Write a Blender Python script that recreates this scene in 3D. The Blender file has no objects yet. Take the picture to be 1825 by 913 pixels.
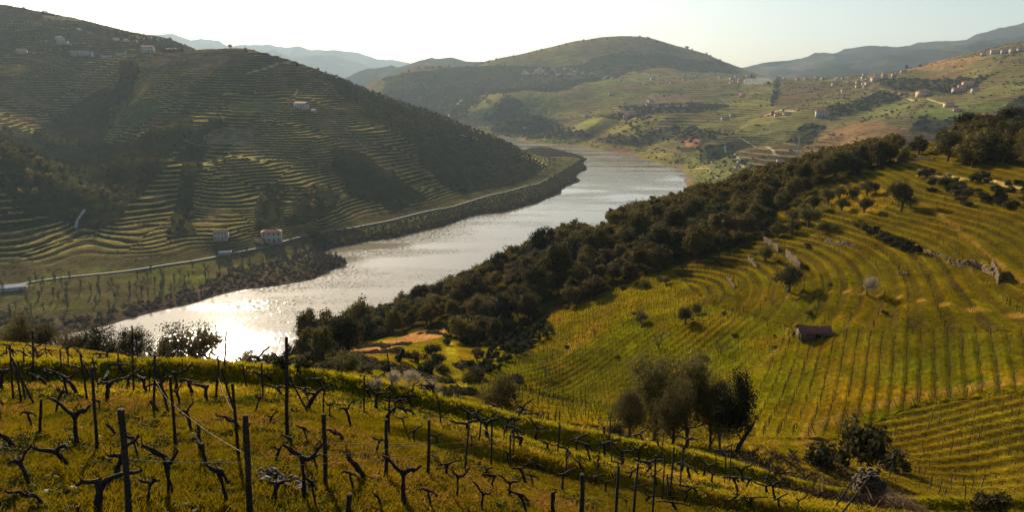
import bpy, math, random
import numpy as np
R = math.radians
rng = np.random.default_rng(7)
random.seed(7)
sc = bpy.context.scene

# ------------------------------------------------------------------ camera, sky, sun, exposure
ZC = 200.0                       # camera height above the river (metres)
F = 1250.0; CX = 912.5; CY = 456.5
PITCH = math.atan((CY-150)/F)
SUN_EL, SUN_AZ = R(23.5), R(-23.5)   # azimuth from +Y towards +X
cam_d = bpy.data.cameras.new("camera"); cam = bpy.data.objects.new("camera", cam_d)
sc.collection.objects.link(cam)
cam.location = (0, 0, ZC); cam.rotation_euler = (math.pi/2-PITCH, 0, 0)
cam_d.sensor_width = 36; cam_d.lens = 36*F/1825; cam_d.clip_start = 0.5; cam_d.clip_end = 80000
sc.camera = cam
W = bpy.data.worlds.new("World"); sc.world = W; W.use_nodes = True
nt = W.node_tree; nt.nodes.clear()
sky = nt.nodes.new('ShaderNodeTexSky'); sky.sky_type = 'NISHITA'; sky.sun_disc = False
sky.sun_elevation = SUN_EL; sky.sun_rotation = SUN_AZ; sky.air_density = 1.0; sky.dust_density = 1.7; sky.ozone_density = 1.0
sky.altitude = 200
bg = nt.nodes.new('ShaderNodeBackground'); bg.inputs[1].default_value = 0.068
wo = nt.nodes.new('ShaderNodeOutputWorld')
nt.links.new(sky.outputs[0], bg.inputs[0]); nt.links.new(bg.outputs[0], wo.inputs[0])
sl = bpy.data.lights.new("sun", 'SUN'); sl.energy = 5.0; sl.angle = R(0.53); sl.color = (1.0, 0.82, 0.58)
so = bpy.data.objects.new("sun", sl); sc.collection.objects.link(so)
from mathutils import Vector, noise as mnoise
sdir = Vector((math.sin(SUN_AZ)*math.cos(SUN_EL), math.cos(SUN_AZ)*math.cos(SUN_EL), math.sin(SUN_EL)))
so.rotation_euler = sdir.to_track_quat('Z', 'Y').to_euler()
so.location = (0, 0, 1500)
vs = sc.view_settings
vs.view_transform = 'Standard'; vs.look = 'None'; vs.exposure = 0.85; vs.gamma = 1.0; vs.use_curve_mapping = False
cy = sc.cycles
cy.max_bounces = 6; cy.diffuse_bounces = 2; cy.glossy_bounces = 2; cy.transmission_bounces = 2
cy.volume_bounces = 0; cy.transparent_max_bounces = 6; cy.sample_clamp_indirect = 4.0
cy.use_adaptive_sampling = True; cy.adaptive_threshold = 0.02; cy.use_denoising = True

# ------------------------------------------------------------------ photo pixels <-> world
SP, CP = math.sin(PITCH), math.cos(PITCH)
def ray(u, v):                     # direction with y = 1: (x/y, (z-ZC)/y)
    dx = (np.asarray(u, float)-CX)/F; dy = (CY-np.asarray(v, float))/F
    fy = CP+SP*dy
    return dx/fy, (-SP+CP*dy)/fy
def pix(x, y, z):
    h = z-ZC
    fw = y*CP-h*SP; up = y*SP+h*CP
    return CX+F*x/fw, CY-F*up/fw
def inpoly(u, v, poly):
    u = np.asarray(u); v = np.asarray(v); ins = np.zeros(u.shape, bool)
    n = len(poly); j = n-1
    for i in range(n):
        xi, yi = poly[i]; xj, yj = poly[j]
        c = ((yi > v) != (yj > v)) & (u < (xj-xi)*(v-yi)/((yj-yi)+1e-9)+xi)
        ins ^= c; j = i
    return ins
# value noise, numpy, 2D
_P = rng.permutation(512).astype(np.int64); _G = rng.random(512)
def vnoise(x, y):
    xi = np.floor(x).astype(np.int64); yi = np.floor(y).astype(np.int64)
    fx = x-xi; fy = y-yi; fx = fx*fx*(3-2*fx); fy = fy*fy*(3-2*fy)
    h = lambda a, b: _G[(_P[(a) & 511]+b) & 511]
    return (h(xi, yi)*(1-fx)+h(xi+1, yi)*fx)*(1-fy)+(h(xi, yi+1)*(1-fx)+h(xi+1, yi+1)*fx)*fy
def fbm(x, y, s, o=4, seed=0):
    r = 0; a = .5; t = 0
    for k in range(o):
        r = r+a*vnoise(x/s+17.3*k+seed*3.7, y/s-9.1*k+seed*7.9); t += a; a *= .5; s *= .5
    return r/t-0.5                 # about -0.5..0.5
def sstep(a, b, x):
    t = np.clip((x-a)/(b-a), 0, 1); return t*t*(3-2*t)

# ------------------------------------------------------------------ landforms: thin-plate fits through surveyed points
class Land:
    def __init__(s, pts, lam=1e-4):
        P = []
        for p in pts:
            u, v, k, val = p[:4]
            a, e = ray(u, v)
            if k == 'z': y = (val-ZC)/e; P.append((a, math.log(y), e))
            elif k == 'y': P.append((a, math.log(val), e))
            elif k == 'yz':          # u, -, Y, z : hidden ground
                P.append((a, math.log(val), (p[4]-ZC)/val))
        P = np.array(P); s.P = P; n = len(P)
        A = np.zeros((n+3, n+3)); A[:n, :n] = s.k(P[:, None, :2], P[None, :, :2])+np.eye(n)*lam
        A[:n, n] = 1; A[:n, n+1:] = P[:, :2]; A[n, :n] = 1; A[n+1:, :n] = P[:, :2].T
        b = np.zeros(n+3); b[:n] = P[:, 2]
        s.w = np.linalg.solve(A, b)
    def k(s, a, b):
        d2 = ((a-b)**2).sum(-1)+1e-12
        return 0.5*d2*np.log(d2)
    def e(s, a, t):
        sh = a.shape; a = a.ravel(); t = t.ravel(); n = len(s.P)
        out = np.empty(a.shape)
        for i in range(0, len(a), 200000):
            q = np.stack([a[i:i+200000], t[i:i+200000]], 1)
            out[i:i+200000] = s.w[n]+q@s.w[n+1:]
            for j in range(n):
                d2 = (q[:, 0]-s.P[j, 0])**2+(q[:, 1]-s.P[j, 1])**2+1e-12
                out[i:i+200000] += s.w[j]*0.5*d2*np.log(d2)
        return out.reshape(sh)
    def z(s, x, y):
        return ZC+y*s.e(x/y, np.log(y))

# A: foreground slope the camera stands on
LA = Land([
 (-300, 913, 'y', 10), (0, 913, 'y', 10), (200, 913, 'y', 9.8), (438, 913, 'y', 10.8), (765, 913, 'y', 13), (1035, 913, 'y', 18), (1400, 913, 'y', 27), (1560, 913, 'y', 36), (2000, 913, 'y', 44),
 (0, 780, 'y', 16), (250, 780, 'y', 16.3), (510, 775, 'y', 17), (765, 850, 'y', 17), (1000, 850, 'y', 24), (1250, 868, 'y', 30), (1420, 885, 'y', 33),
 (0, 690, 'y', 27), (250, 700, 'y', 26), (500, 712, 'y', 25), (690, 760, 'y', 24), (880, 820, 'y', 24),
 (0, 650, 'y', 42), (250, 668, 'y', 37), (450, 680, 'y', 34), (650, 715, 'y', 32), (820, 757, 'y', 31), (1000, 800, 'y', 33), (1150, 822, 'y', 36), (1300, 850, 'y', 40), (1450, 890, 'y', 42),
 (-300, 610, 'y', 76), (0, 617, 'y', 74), (130, 622, 'y', 68), (250, 645, 'y', 55), (350, 654, 'y', 50), (450, 654, 'y', 48), (550, 662, 'y', 46), (650, 687, 'y', 44), (760, 722, 'y', 43), (900, 758, 'y', 44), (1040, 786, 'y', 48), (1180, 796, 'y', 60), (1300, 812, 'y', 62), (1420, 868, 'y', 58), (1560, 905, 'y', 60),
 (-300, 700, 'y', 120), (0, 700, 'y', 120), (300, 720, 'y', 100), (500, 750, 'y', 95), (700, 770, 'y', 85), (900, 830, 'y', 85), (1150, 850, 'y', 90), (1400, 950, 'y', 95), (1600, 1000, 'y', 95), (2000, 1050, 'y', 95),
 (200, 1500, 'y', 4), (900, 1500, 'y', 5), (1700, 1500, 'y', 8),
])
# B: near hillside with vineyard terraces, wood and ravine
def bplane(u, v):
    a, e = ray(u, v); return 72.0/(-.03+.30*a-e)
Bp = []
for (u, v) in [(1000, 640), (1000, 700), (1150, 650), (1150, 720), (1300, 600), (1300, 700), (1455, 605), (1600, 560), (1600, 660), (1800, 560), (1800, 660), (1950, 600),
               (1700, 760), (1600, 800), (1825, 800), (1400, 520), (1250, 520), (1150, 560), (1100, 600), (1060, 560), (1350, 440), (1500, 460), (1650, 480), (1825, 480), (1950, 450),
               (1450, 380), (1600, 400), (1750, 400), (1860, 400), (1550, 330), (1680, 330), (1800, 330), (1500, 318), (1590, 292), (1690, 280), (1825, 262), (1990, 240), (1440, 340), (1400, 372), (1330, 420), (1240, 465), (1150, 487), (1060, 525), (980, 555), (910, 585), (1750, 850), (1900, 900)]:
    Bp.append((u, v, 'y', bplane(u, v)))
Bp += [(850, 600, 'y', 215), (830, 650, 'y', 165), (830, 690, 'y', 140), (900, 690, 'y', 125), (960, 740, 'y', 105), (700, 640, 'y', 150), (620, 650, 'y', 140), (520, 665, 'y', 110), (700, 690, 'y', 105), (620, 630, 'y', 185), (700, 612, 'y', 205), (780, 594, 'y', 222),
  (1250, 790, 'y', 88), (1400, 790, 'y', 82), (1500, 850, 'y', 72), (1650, 900, 'y', 66), (1850, 960, 'y', 62),
  (540, 640, 'y', 190), (400, 680, 'y', 130), (200, 680, 'y', 140), (0, 680, 'y', 150), (-300, 690, 'y', 150),
  # under the wood, steepening to the river
  (560, 625, 'y', 260), (680, 575, 'y', 300), (800, 530, 'y', 330), (900, 480, 'y', 370), (1000, 445, 'y', 400), (1100, 415, 'y', 420), (1200, 388, 'y', 450), (1300, 350, 'y', 480), (1400, 325, 'y', 480),(1500, 302, 'y', 470), (1600, 280, 'y', 450),
  (300, 0, 'yz', 260, 85), (560, 0, 'yz', 380, 22), (700, 0, 'yz', 470, 6), (850, 0, 'yz', 580, 0), (1000, 0, 'yz', 700, 0), (1150, 0, 'yz', 830, 0), (1300, 0, 'yz', 900, 4), (1450, 0, 'yz', 820, 40), (1600, 0, 'yz', 720, 80), (1825, 0, 'yz', 640, 110), (2000, 0, 'yz', 640, 120),
  (560, 0, 'yz', 470, -25), (300, 0, 'yz', 400, -12), (0, 0, 'yz', 380, -12), (-300, 0, 'yz', 380, -12), (850, 0, 'yz', 720, -40), (1000, 0, 'yz', 900, -40), (1200, 0, 'yz', 1150, -40), (1400, 0, 'yz', 1250, -40), (1700, 0, 'yz', 1100, 0), (2000, 0, 'yz', 1000, 30)]
LB = Land(Bp)
# C: terraced hill on the far bank, left
Cp = []
def col(u, rows):
    for r in rows: Cp.append((u,)+tuple(r))
for u, w in ((-350, 690), (-150, 660)):
    col(u, [(w-8, 'z', 0), (560, 'z', 3), (528, 'z', 10), (480, 'y', 690), (430, 'y', 760), (350, 'y', 850), (250, 'y', 1000), (150, 'y', 1500), (100, 'y', 1850), (-5, 'y', 2200)])
col(0, [(628, 'z', 0), (560, 'z', 3), (515, 'z', 10), (480, 'y', 690), (430, 'y', 745), (350, 'y', 830), (270, 'y', 910), (235, 'y', 1150), (150, 'y', 1600), (100, 'y', 1850), (13, 'y', 2200)])
col(75, [(606, 'z', 0), (505, 'z', 10), (440, 'y', 750), (350, 'y', 850), (300, 'y', 920), (245, 'y', 1330), (150, 'y', 1650), (90, 'y', 1900), (24, 'y', 2230)])
col(140, [(592, 'z', 0), (496, 'z', 10), (452, 'y', 755), (410, 'y', 840), (330, 'y', 1180), (240, 'y', 1450), (180, 'y', 1620), (100, 'y', 1880), (36, 'y', 2260)])
col(200, [(578, 'z', 0), (489, 'z', 10), (440, 'y', 770), (395, 'y', 840), (340, 'y', 960), (290, 'y', 1240), (200, 'y', 1470), (140, 'y', 1600), (90, 'y', 1930), (53, 'y', 2270)])
col(260, [(561, 'z', 0), (482, 'z', 10), (440, 'y', 765), (400, 'y', 840), (350, 'y', 910), (290, 'y', 1010), (230, 'y', 1170), (170, 'y', 1380), (120, 'y', 1540), (98, 'y', 1660), (69, 'y', 2290)])
col(340, [(543, 'z', 0), (468, 'z', 10), (430, 'y', 800), (380, 'y', 905), (300, 'y', 1110), (200, 'y', 1330), (120, 'y', 1530), (90, 'y', 1650), (84, 'y', 2350)])
col(410, [(522, 'z', 0), (452, 'z', 10), (420, 'y', 815), (350, 'y', 935), (280, 'y', 1060), (200, 'y', 1280), (130, 'y', 1480), (86, 'y', 1640)])
col(480, [(512, 'z', 0), (440, 'z', 10), (408, 'y', 860), (350, 'y', 970), (280, 'y', 1130), (200, 'y', 1320), (140, 'y', 1490), (101, 'y', 1600)])
col(560, [(498, 'z', 0), (422, 'z', 10), (390, 'y', 905), (340, 'y', 990), (270, 'y', 1150), (210, 'y', 1310), (160, 'y', 1480), (125, 'y', 1610)])
col(620, [(470, 'z', 0), (410, 'z', 10), (376, 'y', 985), (320, 'y', 1110), (250, 'y', 1250), (200, 'y', 1390), (148, 'y', 1630)])
col(700, [(426, 'z', 0), (393, 'z', 10), (365, 'y', 1050), (320, 'y', 1130), (260, 'y', 1270), (215, 'y', 1430), (179, 'y', 1660)])
col(800, [(401, 'z', 0), (368, 'z', 10), (335, 'y', 1200), (290, 'y', 1310), (250, 'y', 1450), (216, 'y', 1690)])
col(900, [(378, 'z', 0), (341, 'z', 10), (318, 'y', 1360), (285, 'y', 1500), (255, 'y', 1700)])
col(960, [(362, 'z', 0), (326, 'z', 9), (305, 'y', 1490), (286, 'y', 1620)])
col(1000, [(346, 'z', 0), (313, 'z', 8), (297, 'z', 7), (280, 'z', 4), (268, 'z', 0)])
col(1035, [(322, 'z', 0), (300, 'z', 3), (285, 'z', 3), (277, 'z', 0)])
col(1052, [(300, 'z', -2), (285, 'z', -2)])
Cp += [(960, 263, 'z', 0), (960, 0, 'yz', 1950, 5), (1100, 0, 'yz', 1500, -30), (1100, 0, 'yz', 1900, -30), (1100, 0, 'yz', 1250, -30), (1060, 0, 'yz', 1150, -30), (960, 0, 'yz', 1050, -25), (850, 0, 'yz', 850, -30), (700, 0, 'yz', 740, -30), (560, 0, 'yz', 600, -25), (400, 0, 'yz', 540, -25), (200, 0, 'yz', 500, -25), (0, 0, 'yz', 440, -25), (-300, 0, 'yz', 400, -25), (-300, 0, 'yz', 350, -25), (500, 0, 'yz', 420, -30), (900, 0, 'yz', 600, -30), (1200, 0, 'yz', 1100, -40), (1200, 0, 'yz', 2100, -40), (1000, 0, 'yz', 2400, -30),
  (900, 0, 'yz', 1900, 22), (800, 0, 'yz', 1950, 40), (700, 0, 'yz', 2000, 70), (600, 0, 'yz', 2050, 90), (480, 0, 'yz', 2100, 140), (400, 0, 'yz', 2050, 200), (340, 0, 'yz', 2000, 270),
  (900, 0, 'yz', 2300, -15), (700, 0, 'yz', 2500, -20), (500, 0, 'yz', 2700, 20), (380, 0, 'yz', 2800, 200), (200, 0, 'yz', 3200, 260), (0, 0, 'yz', 3000, 300), (-300, 0, 'yz', 3000, 300), (900, 0, 'yz', 3000, -60), (500, 0, 'yz', 3300, -60)]
LC = Land(Cp)
# D: land beyond the river, with the central hill
LD = Land([
 (920, 249, 'z', 0), (1000, 258, 'z', 0), (1080, 270, 'z', 0), (1150, 284, 'z', 0), (1190, 296, 'z', 0), (1217, 319, 'z', 0), (1212, 345, 'z', 0), (1195, 375, 'z', 0), (1170, 400, 'z', 0),
 (860, 240, 'z', 0), (800, 236, 'z', 0), (700, 234, 'z', 0),
 (860, 0, 'yz', 2350, -20), (1000, 0, 'yz', 2100, -20), (1100, 0, 'yz', 1850, -25), (1140, 0, 'yz', 1600, -25), (1140, 0, 'yz', 1350, -25), (1100, 0, 'yz', 1000, -30), (900, 0, 'yz', 1500, -40), (600, 0, 'yz', 2000, -40), (300, 0, 'yz', 2300, -40), (0, 0, 'yz', 2500, -40),
 (1300, 340, 'z', 8), (1260, 310, 'z', 6), (1300, 290, 'z', 9), (1230, 290, 'z', 6), (1150, 268, 'z', 9), (1050, 252, 'z', 9), (960, 240, 'z', 9),
 (1400, 330, 'z', 8), (1500, 320, 'z', 14), (1700, 300, 'y', 1450), (1900, 290, 'y', 1400),
 (960, 225, 'z', 30), (900, 225, 'z', 20), (1050, 230, 'y', 2450), (1120, 225, 'y', 2350), (1060, 205, 'y', 2800), (1140, 205, 'y', 2500), (1200, 245, 'y', 2050), (1260, 262, 'y', 1800), (1320, 262, 'y', 1650), (1380, 270, 'y', 1560), (1440, 280, 'y', 1500),
 (1330, 220, 'y', 2100), (1400, 205, 'y', 2050), (1440, 235, 'y', 1850), (1480, 262, 'y', 1600), (1520, 230, 'y', 1700), (1560, 250, 'y', 1550),
 (1250, 190, 'y', 2700), (1180, 180, 'y', 3000), (1300, 170, 'y', 3000), (1380, 160, 'y', 2950), (1450, 155, 'y', 2900), (1540, 150, 'y', 2600), (1600, 170, 'y', 2150), (1580, 200, 'y', 1900), (1650, 200, 'y', 1720), (1720, 215, 'y', 1600), (1800, 200, 'y', 1580), (1660, 170, 'y', 1900), (1720, 165, 'y', 1950), (1780, 150, 'y', 1950), (1850, 140, 'y', 1900), (1950, 130, 'y', 1900),
 (1320, 140, 'y', 3900), (1400, 138, 'y', 3600), (1480, 137, 'y', 3400), (1560, 136, 'y', 3100), (1610, 126, 'y', 2900), (1640, 117, 'y', 2800), (1694, 109, 'y', 2600), (1748, 98, 'y', 2500), (1790, 91, 'y', 2450), (1825, 85, 'y', 2400), (1950, 60, 'y', 2400),
 (1700, 140, 'y', 2250), (1780, 118, 'y', 2200), (1850, 105, 'y', 2150),
 (1400, 0, 'yz', 4600, 190), (1600, 0, 'yz', 4000, 200), (1825, 0, 'yz', 3400, 300),
 # flank of the central hill
 (700, 215, 'y', 3400), (700, 180, 'y', 3800), (681, 144, 'y', 4300), (719, 128, 'y', 4400), (746, 119, 'y', 4500), (838, 118, 'y', 4700), (895, 103, 'y', 4850), (946, 94, 'y', 4950), (994, 82, 'y', 5050), (1031, 73, 'y', 5150), (1092, 67, 'y', 5250), (1150, 66, 'y', 5300), (1184, 79, 'y', 5350), (1220, 84, 'y', 5400), (1249, 92, 'y', 5400), (1290, 110, 'y', 5300), (1318, 127, 'y', 5100), (1350, 139, 'y', 4800),
 (800, 210, 'y', 3250), (860, 190, 'y', 3300), (800, 165, 'y', 3900), (900, 150, 'y', 4100), (900, 208, 'y', 2950), (960, 195, 'y', 2950), (960, 170, 'y', 3350), (1000, 125, 'y', 4300), (1060, 160, 'y', 3400), (1100, 110, 'y', 4500), (1180, 135, 'y', 4000), (1250, 140, 'y', 4000), (900, 180, 'y', 3350),
 (820, 190, 'y', 3450), (860, 165, 'y', 3800), 
 (681, 0, 'yz', 5200, 120), (838, 0, 'yz', 5700, 180), (1000, 0, 'yz', 6300, 250), (1150, 0, 'yz', 6600, 300), (1290, 0, 'yz', 6400, 200), (600, 0, 'yz', 4600, 100), (560, 0, 'yz', 4000, 40), (400, 0, 'yz', 4200, -50), (0, 0, 'yz', 4200, -80), (600, 0, 'yz', 3200, -10),
], lam=3e-4)

# ------------------------------------------------------------------ mesh and node helpers
def link(o, parent=None):
    sc.collection.objects.link(o)
    if parent is not None: o.parent = parent
    return o
def raw_mesh(name, V, Fq, mat=None, col=None, smooth=False, mats=None, fmat=None):
    """V (n,3) float, Fq (m,k) int with constant k"""
    V = np.asarray(V, np.float32); Fq = np.asarray(Fq, np.int32)
    me = bpy.data.meshes.new(name); m, k = Fq.shape
    me.vertices.add(len(V)); me.vertices.foreach_set('co', V.ravel())
    me.loops.add(m*k); me.loops.foreach_set('vertex_index', Fq.ravel())
    me.polygons.add(m); me.polygons.foreach_set('loop_start', np.arange(0, m*k, k, dtype=np.int32))
    if smooth: me.polygons.foreach_set('use_smooth', np.ones(m, bool))
    for mm in ([mat] if mat else (mats or [])): me.materials.append(mm)
    if fmat is not None: me.polygons.foreach_set('material_index', np.asarray(fmat, np.int32))
    if col is not None:
        ca = me.color_attributes.new('tone', 'FLOAT_COLOR', 'POINT')
        c = np.ones((len(V), 4), np.float32); c[:, :3] = col; ca.data.foreach_set('color', c.ravel())
    me.update(); me.validate(); return me
def new_mat(name):
    m = bpy.data.materials.new(name); m.use_nodes = True; n = m.node_tree
    return m, n, n.nodes['Principled BSDF'], n.links
def mat_simple(name, c1, c2=None, scale=8.0, rough=.85, bump=0.0, coord='Object', detail=4):
    m, n, p, l = new_mat(name); p.inputs['Roughness'].default_value = rough
    p.inputs['Specular IOR Level'].default_value = .25
    tc = n.nodes.new('ShaderNodeTexCoord'); no = n.nodes.new('ShaderNodeTexNoise')
    no.inputs['Scale'].default_value = scale; no.inputs['Detail'].default_value = detail
    l.new(tc.outputs[coord], no.inputs[0])
    cr = n.nodes.new('ShaderNodeValToRGB'); c2 = c2 or tuple(x*.6 for x in c1)
    cr.color_ramp.elements[0].position = .32; cr.color_ramp.elements[0].color = (*c2, 1)
    cr.color_ramp.elements[1].position = .68; cr.color_ramp.elements[1].color = (*c1, 1)
    l.new(no.outputs[0], cr.inputs[0]); l.new(cr.outputs[0], p.inputs[0])
    if bump:
        b = n.nodes.new('ShaderNodeBump'); b.inputs['Strength'].default_value = bump; b.inputs['Distance'].default_value = .05
        l.new(no.outputs[0], b.inputs['Height']); l.new(b.outputs[0], p.inputs['Normal'])
    return m
def mat_land(name, scales, bump=.6, bdist=.5, contrast=.5):
    """ground: colour attribute of the fields, broken up by noises of several real sizes"""
    m, n, p, l = new_mat(name); p.inputs['Roughness'].default_value = .95; p.inputs['Specular IOR Level'].default_value = 0.0
    at = n.nodes.new('ShaderNodeAttribute'); at.attribute_name = 'tone'
    tc = n.nodes.new('ShaderNodeTexCoord'); prev = at.outputs['Color']; hs = None
    for i, s in enumerate(scales):
        no = n.nodes.new('ShaderNodeTexNoise'); no.inputs['Scale'].default_value = s; no.inputs['Detail'].default_value = 5; no.inputs['Roughness'].default_value = .65
        l.new(tc.outputs['Object'], no.inputs[0])
        mr = n.nodes.new('ShaderNodeMapRange'); mr.inputs[1].default_value = .3; mr.inputs[2].default_value = .7
        mr.inputs[3].default_value = 1-contrast; mr.inputs[4].default_value = 1+contrast
        l.new(no.outputs[0], mr.inputs[0])
        mx = n.nodes.new('ShaderNodeMix'); mx.data_type = 'RGBA'; mx.blend_type = 'MULTIPLY'; mx.inputs[0].default_value = 1
        l.new(prev, mx.inputs[6]); l.new(mr.outputs[0], mx.inputs[7]); prev = mx.outputs[2]; hs = no.outputs[0]
    l.new(prev, p.inputs[0])
    b = n.nodes.new('ShaderNodeBump'); b.inputs['Strength'].default_value = bump; b.inputs['Distance'].default_value = bdist
    l.new(hs, b.inputs['Height']); l.new(b.outputs[0], p.inputs['Normal'])
    return m
def struct(name, me):
    o = bpy.data.objects.new(name, me); o['kind'] = 'structure'; return link(o)

# ------------------------------------------------------------------ terraced relief
def terrace(z, S, off, tread=.55):
    q = (z+off)/S; f = q-np.floor(q)
    r = sstep(tread, 1.0, f)
    return (np.floor(q)+r)*S-off, f
def maskf(u, v, polys, soft=0):
    m = np.zeros(np.shape(u))
    for p in polys: m = np.maximum(m, inpoly(u, v, p))
    return m
# woods and scrub on the far hill, in photo pixels
WOOD_C = [[(0, 230), (60, 240), (130, 180), (200, 150), (215, 110), (250, 105), (235, 190), (180, 250), (245, 250), (330, 190), (350, 225), (315, 275), (255, 330), (215, 390), (170, 410), (100, 390), (40, 380), (0, 330)],
          [(330, 240), (395, 200), (410, 215), (370, 260), (350, 330), (340, 420), (300, 420), (320, 330)],
          [(560, 120), (680, 165), (800, 212), (900, 252), (975, 300), (930, 325), (820, 350), (790, 330), (730, 260), (650, 200), (600, 160)],
          [(590, 260), (640, 270), (700, 310), (760, 350), (700, 375), (620, 345), (585, 300)],
          [(560, 330), (610, 340), (590, 375), (540, 400), (500, 400), (520, 360)],
          [(170, 60), (210, 55), (330, 82), (320, 96), (240, 80)], [(470, 330), (500, 330), (500, 380), (470, 420), (450, 410)]]
def terrC(x, y):
    z = LC.z(x, y); u, v = pix(x, y, z)
    wood = maskf(u+30*fbm(x, y, 60, 3, 5), v+20*fbm(x, y, 60, 3, 9), WOOD_C)
    z = z+np.clip((z-12)/80, 0, 1)*(22*fbm(x, y, 300, 4, 1)+8*fbm(x, y, 80, 3, 2))
    patch = vnoise(x/170+3.1, y/190+7.7)
    S = (3.6+1.7*(patch > .5)+1.0*(vnoise(x/90, y/120) > .6))*np.where(z < 42, .62, 1.0)
    cxx = np.floor((x+30*fbm(x, y, 90, 2, 6))/85).astype(int); cyy = np.floor((y+40*fbm(x, y, 90, 2, 8))/140).astype(int); hc = _G[(_P[cxx & 511]+cyy) & 511]
    zt, f = terrace(z, S, 7*fbm(x, y, 110, 4, 4)+5*hc, .50)
    amt = sstep(14, 24, z)*(1-.9*wood)*np.where(vnoise(x/130+9, y/130+2) > .78, .35, 1.0)
    top = sstep(265, 282, z)*(y < 1800); amt = amt*(1-top)
    lip = np.exp(-((f-.50)/.07)**2)*.7*amt
    out = z*(1-amt)+zt*amt+lip+.5*fbm(x, y, 6, 3, 3)*(z > 1)
    return out, f, amt, wood, u, v
WOOD_D = [[(681, 140), (840, 115), (1000, 120), (1120, 90), (1300, 112), (1320, 132), (1180, 120), (1050, 145), (960, 160), (870, 170), (830, 205), (740, 240), (690, 200)],
          [(860, 205), (900, 165), (960, 205), (1010, 225), (1060, 240), (1000, 250), (880, 245)], [(1060, 205), (1130, 200), (1170, 215), (1130, 240), (1110, 215)],
          [(1300, 240), (1240, 260), (1200, 250), (1130, 262), (1060, 250), (1100, 235), (1230, 225)], [(1560, 140), (1700, 140), (1780, 130), (1700, 165), (1600, 160), (1570, 152)],
          [(1470, 190), (1560, 165), (1620, 165), (1550, 195), (1480, 210)], [(1430, 220), (1470, 225), (1440, 262), (1400, 255)], [(1100, 190), (1240, 180), (1300, 190), (1250, 200), (1130, 205)],
          [(1640, 205), (1760, 205), (1825, 170), (1825, 240), (1620, 235)], [(1200, 265), (1300, 255), (1330, 290), (1250, 285)], [(1390, 145), (1385, 170), (1378, 190), (1372, 190), (1376, 160), (1383, 143)]]
def terrD(x, y):
    z = LD.z(x, y); u, v = pix(x, y, z)
    k = y/3000
    wood = maskf(u+24*fbm(x, y, 120, 3, 5), v+12*fbm(x, y, 120, 3, 9), WOOD_D)
    rise = sstep(8, 40, z)
    # side spurs running down towards the river
    rib = np.abs(fbm(x+.35*y, y*.25, 420, 3, 21))*2
    z = z+rise*((16*k+4)*fbm(x, y, 330*k+60, 4, 11)+5*fbm(x, y, 90, 3, 12)+26*k*(.25-rib)*(1-sstep(3600, 4300, y)*.4))
    S = 5.0+3.0*(vnoise(x/210, y/260+4) > .5)
    zt, f = terrace(z, S, 6*fbm(x, y, 200, 3, 14), .5)
    amt = sstep(14, 26, z)*(1-.95*wood)*np.where(vnoise(x/230+1, y/260+6) > .55, .3, .9)*(1-sstep(3000, 3800, y)*.8)
    top = 1.0-sstep(.97, 1, 0*z)
    out = z*(1-amt)+zt*amt+.6*fbm(x, y, 9, 3, 13)*(z > 1)*k
    return out, f, amt, wood, u, v
# vineyard rows on the near hillside
ROWS_DIAG = [(850, 690), (960, 560), (1110, 500), (1200, 480), (1260, 540), (1420, 590), (1380, 640), (1250, 730), (1100, 760), (920, 750)]
ROWS_LOW = [(1400, 600), (1825, 590), (1900, 590), (1900, 690), (1640, 720), (1500, 780), (1350, 780), (1330, 700), (1380, 640)]
ROWS_RIGHT = [(1500, 780), (1640, 722), (1900, 692), (1950, 950), (1560, 950), (1400, 850), (1380, 820)]
def rowphase(x, y, z, u, v):
    n = 3*fbm(x, y, 60, 2, 31)
    a = .30*x-.035*y+.0006*(y-190)*np.clip(190-y, -200, 60)*(x < 75); S = np.full(np.shape(x), 1.0)     # contour terraces
    d_ = np.hypot(x-36, (y-206)*.9); a2 = .30*(36+d_)-7.4; w_ = sstep(125, 45, d_)*sstep(30, 50, x); a = a*(1-w_)+a2*w_+.9*n
    d = inpoly(u, v, ROWS_DIAG); a = np.where(d, (x*.66-y*.75)+n*1.5, a); S = np.where(d, 2.5, S)
    d = inpoly(u, v, ROWS_LOW); a = np.where(d, x*.87-y*.48+n, a); S = np.where(d, 2.3, S)
    d = inpoly(u, v, ROWS_RIGHT); a = np.where(d, x*.10+y*.99+n*.5, a); S = np.where(d, 2.3, S)
    return a, S
WOOD_B = [(540, 640), (560, 560), (680, 510), (1230, 330), (1500, 240), (1600, 255), (1590, 292), (1500, 320), (1440, 345), (1380, 385), (1340, 430), (1235, 470), (1150, 492), (1055, 530), (980, 562), (905, 592), (850, 625), (800, 600), (760, 588), (690, 600), (600, 640)]
def terrB(x, y):
    z = LB.z(x, y); u, v = pix(x, y, z)
    z = z+1.6*fbm(x, y, 40, 3, 33)*sstep(60, 120, y)
    a, S = rowphase(x, y, z, u, v)
    q = a/S; f = q-np.floor(q)
    wood = inpoly(u, v, WOOD_B) | (y > 520)
    terr = sstep(.5, .98, f)-f
    con = ~(inpoly(u, v, ROWS_DIAG) | inpoly(u, v, ROWS_LOW) | inpoly(u, v, ROWS_RIGHT))
    m = (1-wood)*sstep(70, 95, y)*sstep(915, 1010, u+.4*(v-600))
    z2 = z+m*np.where(con, 1.15*terr*S*1.15, .12*np.cos(2*np.pi*f)*(.4+1.2*vnoise(x/17, y/17)))+.14*fbm(x, y, 1.3, 3, 36)+.5*fbm(x, y, 9, 3, 38)*m
    return z2, f, m*np.where(con, 1, .42), wood, u, v
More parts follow.
